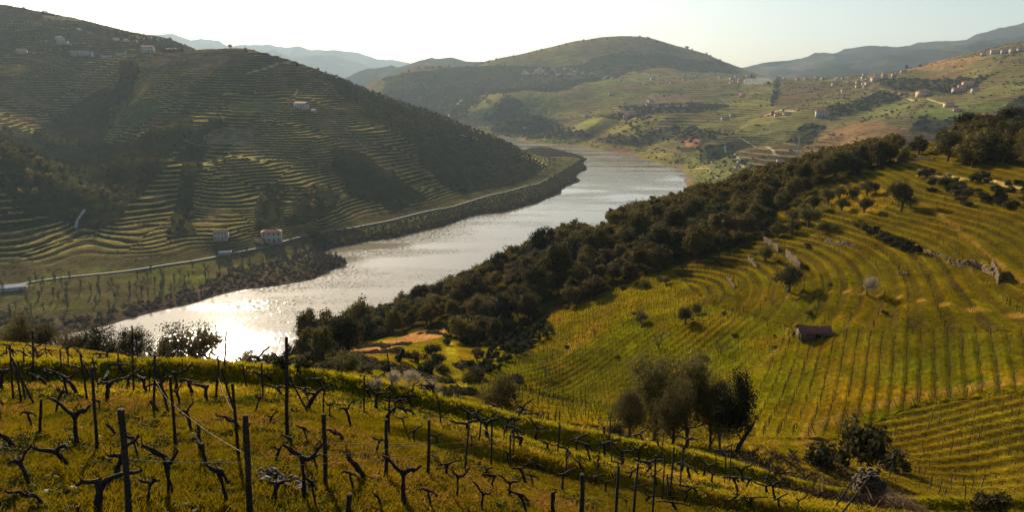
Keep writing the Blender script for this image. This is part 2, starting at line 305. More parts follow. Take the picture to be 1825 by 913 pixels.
def terrA(x, y):
    z = LA.z(x, y)
    u, v = pix(x, y, z)
    # two low banks crossing the slope
    q = y-(34+.22*x)+1.5*fbm(x, y, 14, 2, 41)
    z = z+1.05*(sstep(0, 1.3, q)-sstep(1.3, 8, q))+.6*(sstep(-11, -10, q)-sstep(-10, -3, q))*sstep(.0, .12, x/y+.25)
    z = z+.35*fbm(x, y, 5, 3, 42)+.10*fbm(x, y, .8, 3, 43)
    return z, q, u, v

def grid_xy(u0, u1, nu, ts):
    a = np.linspace((u0-CX)/F/.97, (u1-CX)/F/.97, nu); y = np.exp(ts)
    Y, A = np.meshgrid(y, a, indexing='ij'); return A*Y, Y
def grid_faces(nr, nc, keep):
    i = np.arange(nr*nc).reshape(nr, nc)
    q = np.stack([i[:-1, :-1], i[:-1, 1:], i[1:, 1:], i[1:, :-1]], -1)
    k = keep[:-1, :-1] | keep[:-1, 1:] | keep[1:, 1:] | keep[1:, :-1]
    return q[k]
def land_obj(name, x, y, z, keep, mat, col=None):
    Fq = grid_faces(*x.shape, keep)
    used = np.zeros(x.size, bool); used[Fq.ravel()] = True
    idx = np.cumsum(used)-1
    V = np.stack([x.ravel(), y.ravel(), z.ravel()], 1)[used]
    c = None if col is None else col.reshape(-1, 3)[used]
    return struct(name, raw_mesh(name, V, idx[Fq], mat, c, smooth=True))
def mixc(c, m, d):
    m = np.clip(m, 0, 1)[..., None]; return c*(1-m)+np.array(d)*m
def logs(*seg):
    out = []
    for a, b, n in seg: out.append(np.linspace(math.log(a), math.log(b), n, endpoint=False))
    return np.concatenate(out+[[math.log(seg[-1][1])]])

# ------------------------------------------------------------------ build the land
class HF:
    def __init__(s, ts, a, Z): s.t, s.a, s.Z = ts, a, Z
    def h(s, x, y):
        t = np.log(y); a = x/y
        i = np.clip(np.searchsorted(s.t, t)-1, 0, len(s.t)-2); fi = (t-s.t[i])/(s.t[i+1]-s.t[i])
        q = (a-s.a[0])/(s.a[-1]-s.a[0])*(len(s.a)-1); j = np.clip(np.floor(q).astype(int), 0, len(s.a)-2); fj = q-j
        ok = (fi > -.01) & (fi < 1.01) & (fj > -.01) & (fj < 1.01)
        z = (s.Z[i, j]*(1-fj)+s.Z[i, j+1]*fj)*(1-fi)+(s.Z[i+1, j]*(1-fj)+s.Z[i+1, j+1]*fj)*fi
        return np.where(ok, z, -60.0)
HFS = []
def reg(ts, x, y, z): HFS.append(HF(ts, x[0]/y[0], z))
def ground(x, y):
    x = np.atleast_1d(np.asarray(x, float)); y = np.atleast_1d(np.asarray(y, float))
    h = np.full(x.shape, -60.0)
    for f in HFS: h = np.maximum(h, f.h(x, y))
    return h
def gz(x, y): return float(ground(x, y)[0])
_TS = np.concatenate([np.linspace(math.log(6), math.log(120), 500), np.linspace(math.log(121), math.log(7000), 1500)])
_YS = np.exp(_TS)
def pick(u, v, ymin=0):
    """first ground point seen at photo pixel (u, v)"""
    a, e = ray(u, v); a = float(a); e = float(e)
    g = (np.maximum(ground(a*_YS, _YS), 0)-ZC)/_YS
    k = np.nonzero((g >= e) & (_YS > ymin))[0]
    if not len(k): return None
    k = k[0]
    if k > 0:
        d0 = e-g[k-1]; d1 = g[k]-e; w = d0/(d0+d1+1e-9); y = _YS[k-1]+(_YS[k]-_YS[k-1])*w
    else: y = _YS[k]
    return a*y, y, gz(a*y, y)
def seen(x, y, z):
    x = np.atleast_1d(x); y = np.atleast_1d(y); z = np.atleast_1d(z); out = np.ones(len(x), bool)
    a = x/y; e = (z-ZC)/y
    for k in range(70):
        ys = np.exp(math.log(7)+(np.log(y*.985)-math.log(7))*k/69)
        out &= (ground(a*ys, ys)-ZC)/ys < e
    return out
def polyw(pts):
    r = [pick(u, v) for u, v in pts]; return np.array([p[:2] for p in r if p])
def dpoly(x, y, P):
    d = np.full(np.shape(x), 1e9)
    for (ax, ay), (bx, by) in zip(P[:-1], P[1:]):
        dx, dy = bx-ax, by-ay; L = dx*dx+dy*dy+1e-9
        t = np.clip(((x-ax)*dx+(y-ay)*dy)/L, 0, 1)
        d = np.minimum(d, np.hypot(x-ax-t*dx, y-ay-t*dy))
    return d
M_A = mat_land('meadow_soil', (.6, 5.0, 30.0), .7, .06, .35)
M_B = mat_land('vineyard_ground', (.12, 1.0, 5.0), .8, .2, .50)
M_C = mat_land('terrace_ground', (.05, .35, 1.5), .8, .6, .42)
M_D = mat_land('valley_ground', (.02, .12, .6), .8, 1.2, .40)
GRASS = np.array([.150, .122, .004]); GREEN = (.085, .098, .003); DRY = (.20, .115, .008); SOIL = (.17, .085, .018)
SCRUB = (.030, .034, .014); STONE = (.26, .21, .14)

# A foreground slope
ts = logs((3.2, 12, 120), (12, 80, 620), (80, 150, 50)); xA, yA = grid_xy(-350, 2080, 760, ts)
zA, qA, uA, vA = terrA(xA, yA); reg(ts, xA, yA, zA)
# B near hillside
ts = logs((52, 480, 1150), (480, 1300, 60)); xB, yB = grid_xy(-350, 2090, 1150, ts)
zB, fB, mB, wB, uB, vB = terrB(xB, yB); reg(ts, xB, yB, zB)
# C far bank hill
ts = logs((380, 2500, 1380), (2500, 3000, 20)); xC, yC = grid_xy(-350, 1180, 1150, ts)
zC, fC, mC, wC, uC, vC = terrC(xC, yC); reg(ts, xC, yC, zC)
# D beyond the river
ts = logs((1050, 3300, 900), (3300, 6600, 380)); xD, yD = grid_xy(500, 2090, 1150, ts)
zD, fD, mD, wD, uD, vD = terrD(xD, yD); reg(ts, xD, yD, zD)

cA = GRASS*np.ones(xA.shape+(3,))
n1 = fbm(xA, yA, 7, 4, 51); n2 = fbm(xA, yA, 2.2, 4, 52)
cA = mixc(cA, sstep(-.05, .2, n1), GREEN); cA = mixc(cA, sstep(.0, .22, n2)*.75, DRY)
cA = mixc(cA, sstep(.08, .22, fbm(xA, yA, 3, 4, 53))*.9, SOIL); cA = mixc(cA, sstep(.05, .2, fbm(xA, yA, 1.6, 4, 59))*.8, (.045, .05, .006))
cA = mixc(cA, sstep(0, 1.5, qA)*sstep(7, 4, qA)*.8, (.085, .10, .007))
cA = cA*np.array([.85, .82, .7]); land_obj('foreground_slope', xA, yA, zA, zA > -90, M_A, cA)

cB = GRASS*np.ones(xB.shape+(3,))*.95
n1 = fbm(xB, yB, 35, 4, 61); n2 = fbm(xB, yB, 9, 4, 62)
cB = mixc(cB, sstep(.0, .2, n1)*.75, GREEN); cB = mixc(cB, sstep(.02, .22, n2)*.7, DRY)
cB = mixc(cB, sstep(.03, .16, fbm(xB, yB, 14, 4, 63))*.45, (.17, .092, .012)); cB = mixc(cB, sstep(.05, .2, fbm(xB, yB, 22, 4, 69))*.7, (.055, .058, .006))
cB = mixc(cB, mB*sstep(.30, .1, np.abs(fB-.72))*.95, (.045, .034, .010))       # bare bank under each row
cB = mixc(cB, mB*sstep(.14, .05, np.abs(fB-.42))*.6, (.13, .125, .016))
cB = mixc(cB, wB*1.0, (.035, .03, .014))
cB = mixc(cB, inpoly(uB+14*fbm(xB, yB, 8, 3, 3), vB+10*fbm(xB, yB, 8, 3, 4), ROWS_RIGHT)*.55, (.115, .075, .016))
cB = mixc(cB, inpoly(uB+6*n2, vB+6*n1, [(1640, 640), (1760, 670), (1700, 705), (1600, 690), (1480, 668), (1500, 650)])*.3, (.055, .085, .008))
ORANGE = [(616, 634), (645, 618), (700, 604), (745, 592), (795, 588), (795, 600), (745, 608), (715, 618), (690, 626), (650, 638)]
cB = mixc(cB, inpoly(uB+10*n2, vB+6*n2, ORANGE), (.34, .17, .16))
trk = [([(1350, 805), (1450, 760), (1550, 722), (1640, 705), (1825, 678)], 1.3, .7), ([(1405, 528), (1500, 522), (1600, 530), (1700, 545), (1825, 562)], .8, .8), ([(1000, 640), (1060, 580), (1105, 530)], .9, .6),
       ([(800, 590), (806, 640), (820, 680), (826, 705)], 1.6, .7), ([(1350, 660), (1400, 610), (1420, 560)], .7, .5), ([(1640, 360), (1700, 400), (1760, 460), (1825, 500)], .9, .5),
       ([(1640, 312), (1700, 318), (1760, 322), (1825, 334)], 1.3, 1.0)]
for P, w, k in trk:
    col_ = (.34, .27, .20) if k == 1.0 else ((.25, .22, .03) if P[0] == (800, 590) else (.20, .12, .045))
    Pw = polyw(P)
    if len(Pw) > 1: cB = mixc(cB, sstep(w*1.3, w*.6, dpoly(xB, yB, Pw)+.8*fbm(xB, yB, 2.5, 3, 66))*k, col_)
cB = mixc(cB, inpoly(uB, vB, [(1470, 350), (1560, 330), (1600, 350), (1560, 385), (1500, 380)])*.7, (.20, .13, .02))
cB = cB*np.array([1.16, 1.10, .42]); land_obj('near_hillside', xB, yB, zB, zB > -12, M_B, cB)

n1 = fbm(xC, yC, 110, 4, 71); n2 = fbm(xC, yC, 30, 4, 72); n3 = fbm(xC, yC, 10, 3, 73)
cC = np.array([.070, .062, .030])*np.ones(xC.shape+(3,))
cC = mixc(cC, sstep(0, .2, n1)*.6, (.060, .075, .022)); cC = mixc(cC, sstep(.0, .25, n2)*.5, (.12, .085, .045))
fresh = sstep(.35, .65, vnoise(xC/140+5, yC/140+1))
cC = mixc(cC, mC*sstep(.62, .5, fC)*(.45+.5*fresh), (.20, .185, .055))                 # grass on the treads, lightened to put sunlight into the colour
cC = mixc(cC, mC*np.exp(-((fC-.47)/.06)**2)*.9, (.40, .34, .13))                       # dry grass lip, with the backlit edge line painted in
cC = mixc(cC, mC*sstep(.55, .65, fC)*.9, (.030, .030, .016))                           # scrubby bank
cC = mixc(cC, sstep(.02, .2, fbm(xC, yC, 60, 4, 75))*mC*.5, (.16, .10, .06)); cC = mixc(cC, wC*.8, SCRUB)
flat = sstep(15, 11, zC)*(zC > .5)
cC = cC*np.array([1.12, 1.05, .8]); cC = mixc(cC, flat, (.10, .085, .028)); cC = mixc(cC, flat*sstep(0, .2, n2), (.12, .13, .02)); cC = mixc(cC, flat*sstep(.05, .2, n3)*.6, (.10, .07, .035))
cC = mixc(cC, flat*(np.sin((xC*.3+yC)*2*np.pi/5.5) > .2)*(uC < 330)*.55, (.055, .05, .02))
cC = mixc(cC, sstep(3.2, 2.0, zC+1.2*n3), (.10, .065, .04))
ptop = inpoly(uC+12*n2, vC, [(225, 104), (300, 88), (440, 86), (455, 100), (420, 118), (330, 122), (250, 118)])
cC = mixc(cC, ptop*.9, (.12, .085, .05))
for P_, c_ in (([(75, 24), (160, 30), (165, 37), (80, 33)], (.30, .26, .13)), ([(222, 60), (290, 70), (285, 75), (225, 68)], (.30, .26, .13)), ([(395, 220), (450, 225), (455, 262), (360, 256), (365, 240)], (.16, .13, .06)),
               ([(195, 190), (230, 165), (285, 180), (280, 200), (240, 225), (195, 215)], (.085, .10, .03)), ([(400, 185), (420, 205), (540, 195), (480, 180)], (.12, .125, .035))):
    cC = mixc(cC, inpoly(uC+6*n3, vC+3*n3, P_)*.85, c_)
ROAD_C = [(-60, 524), (0, 514), (60, 503), (120, 494), (200, 487), (260, 480), (330, 469), (400, 455), (450, 447), (490, 437), (545, 421), (600, 411), (650, 402), (700, 393), (760, 378), (830, 362), (900, 343), (960, 328), (1000, 312)]
PATHS_C = [([(440, 132), (455, 126), (480, 120), (520, 113)], 3, (.36, .30, .18)), ([(160, 130), (220, 105), (290, 92), (340, 88)], 2, (.26, .20, .10)), ([(525, 170), (530, 160)], 2.5, (.36, .27, .14)),
           ([(150, 375), (138, 392), (135, 405)], 1.6, (.5, .45, .36)), ([(165, 100), (163, 92)], 3, (.5, .46, .38)), ([(285, 195), (330, 205), (400, 215), (480, 222)], 1.5, (.2, .17, .09)), ([(330, 250), (400, 262), (470, 275)], 1.5, (.18, .15, .08)), ([(580, 205), (620, 235), (650, 262)], 1.8, (.2, .17, .1)),
           ([(880, 243), (900, 252), (930, 262)], 3, (.34, .28, .18)), ([(820, 240), (850, 247)], 3, (.3, .26, .14))]
for P_, w, c_ in PATHS_C:
    Pw = polyw(P_)
    if len(Pw) > 1: cC = mixc(cC, sstep(w*1.3, w*.7, dpoly(xC, yC, Pw))*.9, c_)
land_obj('terraced_hill', xC, yC, zC, zC > -6, M_C, cC)

n1 = fbm(xD, yD, 260, 4, 81); n2 = fbm(xD, yD, 80, 4, 82); n3 = fbm(xD, yD, 20, 3, 83)
cD = np.array([.11, .095, .045])*np.ones(xD.shape+(3,))
# patchwork of plots: a jittered grid gives every plot its own crop
px_ = xD+70*fbm(xD, yD, 200, 2, 84); py_ = yD+90*fbm(xD, yD, 260, 2, 85)
gx = np.floor(px_/130).astype(int); gy = np.floor(py_/150+.5*(gx % 2)).astype(int)
h1 = _G[(_P[gx & 511]+gy) & 511]; h2 = _G[(_P[(gx+71) & 511]+gy*3) & 511]
cD = mixc(cD, (h1 > .62)*.7, (.12, .13, .035)); cD = mixc(cD, (h1 < .28)*.6, (.15, .085, .05)); cD = mixc(cD, (h2 > .8)*.6, (.060, .065, .030))
cD = mixc(cD, sstep(.0, .25, n1)*.4, (.15, .125, .055)); cD = mixc(cD, sstep(.05, .25, n2)*.5, (.055, .06, .03))
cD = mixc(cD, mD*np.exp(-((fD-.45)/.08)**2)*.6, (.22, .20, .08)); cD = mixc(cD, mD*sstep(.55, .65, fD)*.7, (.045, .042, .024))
cD = mixc(cD, wD*.85, (.028, .032, .018))
flat = sstep(18, 12, zD)*(zD > .5)
cD = mixc(cD, flat*.8, (.11, .12, .035)); cD = mixc(cD, flat*(h2 > .5)*.6, (.14, .11, .04))
cD = mixc(cD, sstep(3, 1.8, zD+n3), (.16, .11, .07))
for P_, c_, k in (([(1395, 150), (1510, 148), (1480, 165), (1440, 185), (1378, 192)], (.075, .055, .035), .85), ([(1510, 148), (1580, 146), (1560, 158), (1480, 166)], (.075, .06, .035), .8),
               ([(1330, 145), (1390, 152), (1378, 170), (1310, 162)], (.13, .12, .05), .7), ([(1350, 205), (1400, 200), (1400, 245), (1360, 262), (1310, 235)], (.13, .13, .045), .8),
               ([(1345, 205), (1380, 198), (1370, 212)], (.16, .085, .05), .7), ([(1520, 220), (1600, 235), (1570, 270), (1440, 300), (1400, 285), (1450, 250)], (.17, .11, .055), .75), ([(1640, 110), (1760, 100), (1720, 122), (1630, 126), (1600, 124)], (.19, .12, .06), .8),
               ([(1570, 185), (1640, 180), (1630, 200), (1550, 215), (1540, 205)], (.10, .11, .04), .6), ([(1660, 180), (1800, 180), (1740, 215), (1620, 210)], (.09, .12, .03), .7),
               ([(1005, 232), (1060, 205), (1080, 207), (1040, 232)], (.17, .18, .045), .8), ([(1075, 232), (1130, 205), (1190, 210), (1140, 245)], (.17, .155, .045), .8), ([(825, 200), (870, 165), (905, 168), (880, 200), (840, 212)], (.16, .16, .05), .7), ([(920, 200), (960, 160), (1000, 160), (950, 205)], (.16, .16, .05), .7),
               ([(1215, 270), (1290, 262), (1330, 275), (1300, 300), (1220, 320)], (.12, .13, .035), .6), ([(1150, 272), (1200, 272), (1195, 285), (1140, 278)], (.18, .15, .04), .8), ([(1090, 264), (1130, 266), (1125, 277), (1085, 272)], (.19, .10, .07), .8),
               ([(1010, 75), (1160, 68), (1190, 85), (1130, 100), (1040, 95)], (.11, .075, .045), .6), ([(1210, 252), (1250, 244), (1245, 262), (1225, 262)], (.22, .11, .06), .8)):
    cD = mixc(cD, inpoly(uD+10*n2, vD+5*n2, P_)*k, c_)
for P_, w, c_ in (([(1318, 245), (1345, 260), (1380, 275), (1395, 278)], 3, (.36, .32, .2)), ([(1290, 255), (1310, 275), (1325, 298)], 3, (.34, .3, .22)), ([(1365, 205), (1390, 196), (1415, 198)], 6, (.42, .36, .26)), ([(1600, 165), (1660, 178), (1700, 190)], 3, (.34, .28, .18)), ([(1640, 245), (1655, 253), (1665, 257)], 4, (.42, .38, .3)),
                   ([(1240, 300), (1262, 300), (1280, 318)], 2, (.3, .26, .16)), ([(760, 205), (800, 200), (822, 178)], 5, (.3, .27, .2))):
    Pw = polyw(P_)
    if len(Pw) > 1: cD = mixc(cD, sstep(w*1.3, w*.7, dpoly(xD, yD, Pw))*.9, c_)
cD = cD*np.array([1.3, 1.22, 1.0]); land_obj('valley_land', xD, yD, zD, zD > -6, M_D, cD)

# far ridges, each a long hill with its own crest line
M_R = mat_land('forest_far', (.002, .012), .5, 6, .35)
def ridge(name, prof, dist, depth, colr, seed):
    us = np.array([p[0] for p in prof], float); vs_ = np.array([p[1] for p in prof], float)
    a, e = ray(us, vs_); o = np.argsort(a)
    A = np.linspace(a.min(), a.max(), 420); E = np.interp(A, a[o], e[o])
    ys = np.linspace(dist-depth, dist+depth, 90); Yg, Ag = np.meshgrid(ys, A, indexing='ij')
    X = Ag*dist*(1+.25*(Yg-dist)/dist)
    crest = ZC+E*dist-10
    k = np.clip((Yg-(dist-depth))/depth, 0, 1); k = k*(2-k); k2 = np.clip((dist+depth-Yg)/depth, 0, 1)
    z = np.minimum(k, k2)*(crest[None, :]+40)-40
    rib = np.abs(fbm(X, Yg*.3, dist*.07, 4, seed))
    z = z+dist*.012*(.5-rib*3)*(1-np.abs(Yg-dist)/depth*.3)*(np.abs(Yg-dist) > depth*.04)+fbm(X, Yg, dist*.012, 3, seed+1)*dist*.0018
    c = np.array(colr)*np.ones(X.shape+(3,)); c = mixc(c, sstep(.05, .2, fbm(X, Yg, dist*.03, 3, seed+2))*.5, (.10, .085, .05))
    land_obj(name, X, Yg, z, z > -999, M_R, c)
ridge('far_ridge', [(1240, 134), (1314, 121), (1361, 110), (1400, 106), (1443, 101), (1494, 94), (1531, 88), (1560, 86), (1606, 81), (1681, 72), (1720, 70), (1762, 58), (1825, 44), (1900, 30), (2080, 10)], 8600, 2200, (.045, .05, .035), 91)
ridge('wooded_ridge', [(1380, 142), (1415, 134), (1463, 118), (1520, 110), (1545, 108), (1613, 96), (1681, 86), (1740, 78), (1825, 66), (1950, 50), (2080, 40)], 6900, 1500, (.03, .036, .022), 95)
ridge('distant_mountains', [(200, 70), (310, 66), (360, 76), (430, 82), (500, 87), (560, 90), (600, 93), (640, 101), (690, 111), (750, 118), (900, 122), (1100, 128), (1300, 132)], 18200, 3000, (.05, .055, .05), 99)
ridge('distant_hills', [(300, 92), (420, 92), (470, 94), (530, 100), (570, 97), (600, 104), (640, 114), (700, 123), (760, 132), (850, 140)], 15200, 2400, (.045, .05, .045), 103)
ridge('blue_hill', [(600, 150), (640, 131), (655, 126), (690, 124), (740, 114), (770, 109), (810, 106), (865, 109), (920, 118), (1000, 128)], 7600, 1500, (.04, .045, .035), 107)

# riverside road laid on its bench, as a strip of asphalt with a low stone kerb wall
def strip(name, P, w, mat, lift=.25, seg=6.0):
    Pw = polyw(P)
    pts = []
    for (a, b) in zip(Pw[:-1], Pw[1:]):
        n = max(2, int(np.hypot(*(b-a))/seg))
        for i in range(n): pts.append(a+(b-a)*i/n)
    pts.append(Pw[-1]); pts = np.array(pts)
    for _ in range(6): pts[1:-1] = (pts[:-2]+pts[1:-1]*2+pts[2:])/4
    T = np.gradient(pts, axis=0); T /= np.linalg.norm(T, axis=1)[:, None]+1e-9; N = np.stack([-T[:, 1], T[:, 0]], 1)
    zc = ground(pts[:, 0], pts[:, 1]); L = pts+N*w/2; Rr = pts-N*w/2
    zz = np.maximum(np.maximum(ground(L[:, 0], L[:, 1]), ground(Rr[:, 0], Rr[:, 1])), zc)
    for _ in range(8): zz[1:-1] = np.maximum((zz[:-2]+zz[1:-1]*2+zz[2:])/4, zz[1:-1]*.5+.5*(zz[:-2]+zz[2:])/2)
    zz += lift
    n = len(pts); V = []; Fq = []
    for i in range(n):
        V += [(L[i, 0], L[i, 1], zz[i]), (Rr[i, 0], Rr[i, 1], zz[i]), (L[i, 0], L[i, 1], zz[i]-1.6), (Rr[i, 0], Rr[i, 1], zz[i]-1.6)]
    for i in range(n-1):
        o = 4*i; Fq += [(o, o+1, o+5, o+4), (o+1, o+3, o+7, o+5), (o+2, o, o+4, o+6)]
    return struct(name, raw_mesh(name, V, Fq, mat)), pts, zz
M_ASPH = mat_simple('pale_asphalt', (.17, .155, .13), (.09, .08, .07), .4, .8)
rd, RDP, RDZ = strip('riverside_road', ROAD_C, 3.9, M_ASPH, .5)

# river
m, n, p, l = new_mat('river_water'); M_W = m
p.inputs['Base Color'].default_value = (.22, .195, .13, 1); p.inputs['Roughness'].default_value = .06; p.inputs['IOR'].default_value = 1.33
tc = n.nodes.new('ShaderNodeTexCoord'); mp = n.nodes.new('ShaderNodeMapping'); mp.inputs['Scale'].default_value = (1, .45, 1); mp.inputs['Rotation'].default_value = (0, 0, R(35))
l.new(tc.outputs['Object'], mp.inputs[0])
n1_ = n.nodes.new('ShaderNodeTexNoise'); n1_.inputs['Scale'].default_value = .9; n1_.inputs['Detail'].default_value = 3
n2_ = n.nodes.new('ShaderNodeTexNoise'); n2_.inputs['Scale'].default_value = .22; n2_.inputs['Detail'].default_value = 2
n3_ = n.nodes.new('ShaderNodeTexNoise'); n3_.inputs['Scale'].default_value = .010; n3_.inputs['Detail'].default_value = 4
mp3 = n.nodes.new('ShaderNodeMapping'); mp3.inputs['Scale'].default_value = (.45, 1.6, 1); mp3.inputs['Rotation'].default_value = (0, 0, R(-35)); l.new(tc.outputs['Object'], mp3.inputs[0])
l.new(mp.outputs[0], n1_.inputs[0]); l.new(mp.outputs[0], n2_.inputs[0]); l.new(mp3.outputs[0], n3_.inputs[0])
ad = n.nodes.new('ShaderNodeMath'); ad.operation = 'MULTIPLY_ADD'; ad.inputs[1].default_value = 2.2; l.new(n2_.outputs[0], ad.inputs[0]); l.new(n1_.outputs[0], ad.inputs[2])
mr = n.nodes.new('ShaderNodeMapRange'); mr.inputs[1].default_value = .42; mr.inputs[2].default_value = .60; mr.inputs[3].default_value = .04; mr.inputs[4].default_value = .9
l.new(n3_.outputs[0], mr.inputs[0])
b = n.nodes.new('ShaderNodeBump'); b.inputs['Distance'].default_value = .30; l.new(mr.outputs[0], b.inputs['Strength']); l.new(ad.outputs[0], b.inputs['Height'])
def nvec(src, s, det):
    q = n.nodes.new('ShaderNodeTexNoise'); q.inputs['Scale'].default_value = s; q.inputs['Detail'].default_value = det; l.new(src.outputs[0], q.inputs[0])
    v = n.nodes.new('ShaderNodeVectorMath'); v.operation = 'SUBTRACT'; v.inputs[1].default_value = (.5, .5, .5); l.new(q.outputs['Color'], v.inputs[0]); return v
va = nvec(mp, .5, 3); vb = nvec(mp, 2.0, 1)
vc = n.nodes.new('ShaderNodeVectorMath'); vc.operation = 'ADD'; l.new(va.outputs[0], vc.inputs[0]); l.new(vb.outputs[0], vc.inputs[1])
vd = n.nodes.new('ShaderNodeVectorMath'); vd.operation = 'MULTIPLY'; l.new(vc.outputs[0], vd.inputs[0])
cx_ = n.nodes.new('ShaderNodeCombineXYZ'); ms_ = n.nodes.new('ShaderNodeMath'); ms_.operation = 'MULTIPLY'; ms_.inputs[1].default_value = .44; l.new(mr.outputs[0], ms_.inputs[0])
l.new(ms_.outputs[0], cx_.inputs[0]); l.new(ms_.outputs[0], cx_.inputs[1]); l.new(cx_.outputs[0], vd.inputs[1])
ve = n.nodes.new('ShaderNodeVectorMath'); ve.operation = 'ADD'; ve.inputs[1].default_value = (0, 0, 1); l.new(vd.outputs[0], ve.inputs[0])
vf = n.nodes.new('ShaderNodeVectorMath'); vf.operation = 'NORMALIZE'; l.new(ve.outputs[0], vf.inputs[0]); l.new(vf.outputs[0], p.inputs['Normal'])
p.inputs['Roughness'].default_value = .06
water = struct('river_water', raw_mesh('river_water', [(-1500, 300, 0), (3500, 300, 0), (3500, 4500, 0), (-1500, 4500, 0)], [(0, 1, 2, 3)], M_W))

# the air: one closed box of even haze round everything but the sky
hm = bpy.data.materials.new('haze'); hm.use_nodes = True; hn = hm.node_tree; hn.nodes.clear()
ho = hn.nodes.new('ShaderNodeOutputMaterial'); pv = hn.nodes.new('ShaderNodeVolumePrincipled')
pv.inputs['Color'].default_value = (.60, .80, 1, 1); pv.inputs['Density'].default_value = 3.7e-5; pv.inputs['Anisotropy'].default_value = .26
hn.links.new(pv.outputs[0], ho.inputs['Volume'])
bx0 = [(-14000, -300, -61), (16000, -300, -61), (16000, 21500, -61), (-14000, 21500, -61)]
V = bx0+[(x, y, 1750) for x, y, _ in bx0]
hz = bpy.data.objects.new('haze', raw_mesh('haze', V, [(0, 3, 2, 1), (4, 5, 6, 7), (0, 1, 5, 4), (1, 2, 6, 5), (2, 3, 7, 6), (3, 0, 4, 7)], hm)); hz['kind'] = 'stuff'; link(hz)

# ------------------------------------------------------------------ vegetation materials
def mat_leaf(name, c1, c2, trans=.35, rough=.7, spec=.06):
    """leaves: tone varies from clump to clump (attribute) and from plant to plant"""
    m = bpy.data.materials.new(name); m.use_nodes = True; n = m.node_tree; l = n.links; p = n.nodes['Principled BSDF']
    at = n.nodes.new('ShaderNodeAttribute'); at.attribute_name = 'tone'
    oi = n.nodes.new('ShaderNodeObjectInfo')
    mx = n.nodes.new('ShaderNodeMix'); mx.data_type = 'RGBA'; mx.inputs[6].default_value = (*c1, 1); mx.inputs[7].default_value = (*c2, 1)
    l.new(at.outputs['Fac'], mx.inputs[0])
    mr = n.nodes.new('ShaderNodeMapRange'); mr.inputs[3].default_value = .6; mr.inputs[4].default_value = 1.6; l.new(oi.outputs['Random'], mr.inputs[0])
    m2 = n.nodes.new('ShaderNodeMix'); m2.data_type = 'RGBA'; m2.blend_type = 'MULTIPLY'; m2.inputs[0].default_value = 1
    l.new(mx.outputs[2], m2.inputs[6]); l.new(mr.outputs[0], m2.inputs[7])
    p.inputs['Roughness'].default_value = rough; p.inputs['Specular IOR Level'].default_value = spec
    l.new(m2.outputs[2], p.inputs[0])
    tr = n.nodes.new('ShaderNodeBsdfTranslucent'); l.new(m2.outputs[2], tr.inputs[0])
    ms = n.nodes.new('ShaderNodeMixShader'); ms.inputs[0].default_value = trans
    l.new(p.outputs[0], ms.inputs[1]); l.new(tr.outputs[0], ms.inputs[2]); l.new(ms.outputs[0], n.nodes['Material Output'].inputs[0])
    return m
L_OAK = mat_leaf('oak_leaves', (.026, .025, .006), (.15, .115, .024), .32)
L_OLIVE = mat_leaf('olive_leaves', (.045, .045, .014), (.13, .115, .035), .35)
L_DARK = mat_leaf('evergreen_leaves', (.012, .017, .006), (.040, .046, .014), .2)
L_SCRUB = mat_leaf('scrub_leaves', (.028, .030, .010), (.085, .072, .022), .3)
L_GREY = mat_leaf('greygreen_leaves', (.028, .027, .010), (.12, .10, .034), .35)
L_BLOSSOM = mat_leaf('blossom', (.11, .09, .05), (.36, .31, .21), .4)
L_YEL = mat_leaf('yellow_leaves', (.12, .11, .015), (.30, .26, .03), .4)
L_TWIG = mat_leaf('bare_twigs', (.060, .045, .030), (.15, .11, .075), .0, .8)
L_GRASS = mat_leaf('grass_blades', (.085, .082, .004), (.42, .28, .012), .55, .6, .05)
L_MIX = mat_leaf('autumn_leaves', (.045, .034, .012), (.12, .085, .03), .3)
L_HAZEL = mat_leaf('hazel_twigs', (.09, .065, .03), (.24, .19, .07), .4)
L_STRAW = mat_leaf('dry_straw', (.09, .06, .025), (.30, .21, .11), .2)
BARK = mat_simple('bark', (.075, .058, .042), (.028, .021, .016), 9, .9, .6)
VINEBARK = mat_simple('vine_bark', (.034, .024, .017), (.010, .008, .006), 24, .9, .7)
POSTWOOD = mat_simple('weathered_post', (.036, .030, .024), (.012, .010, .008), 18, .85, .5)

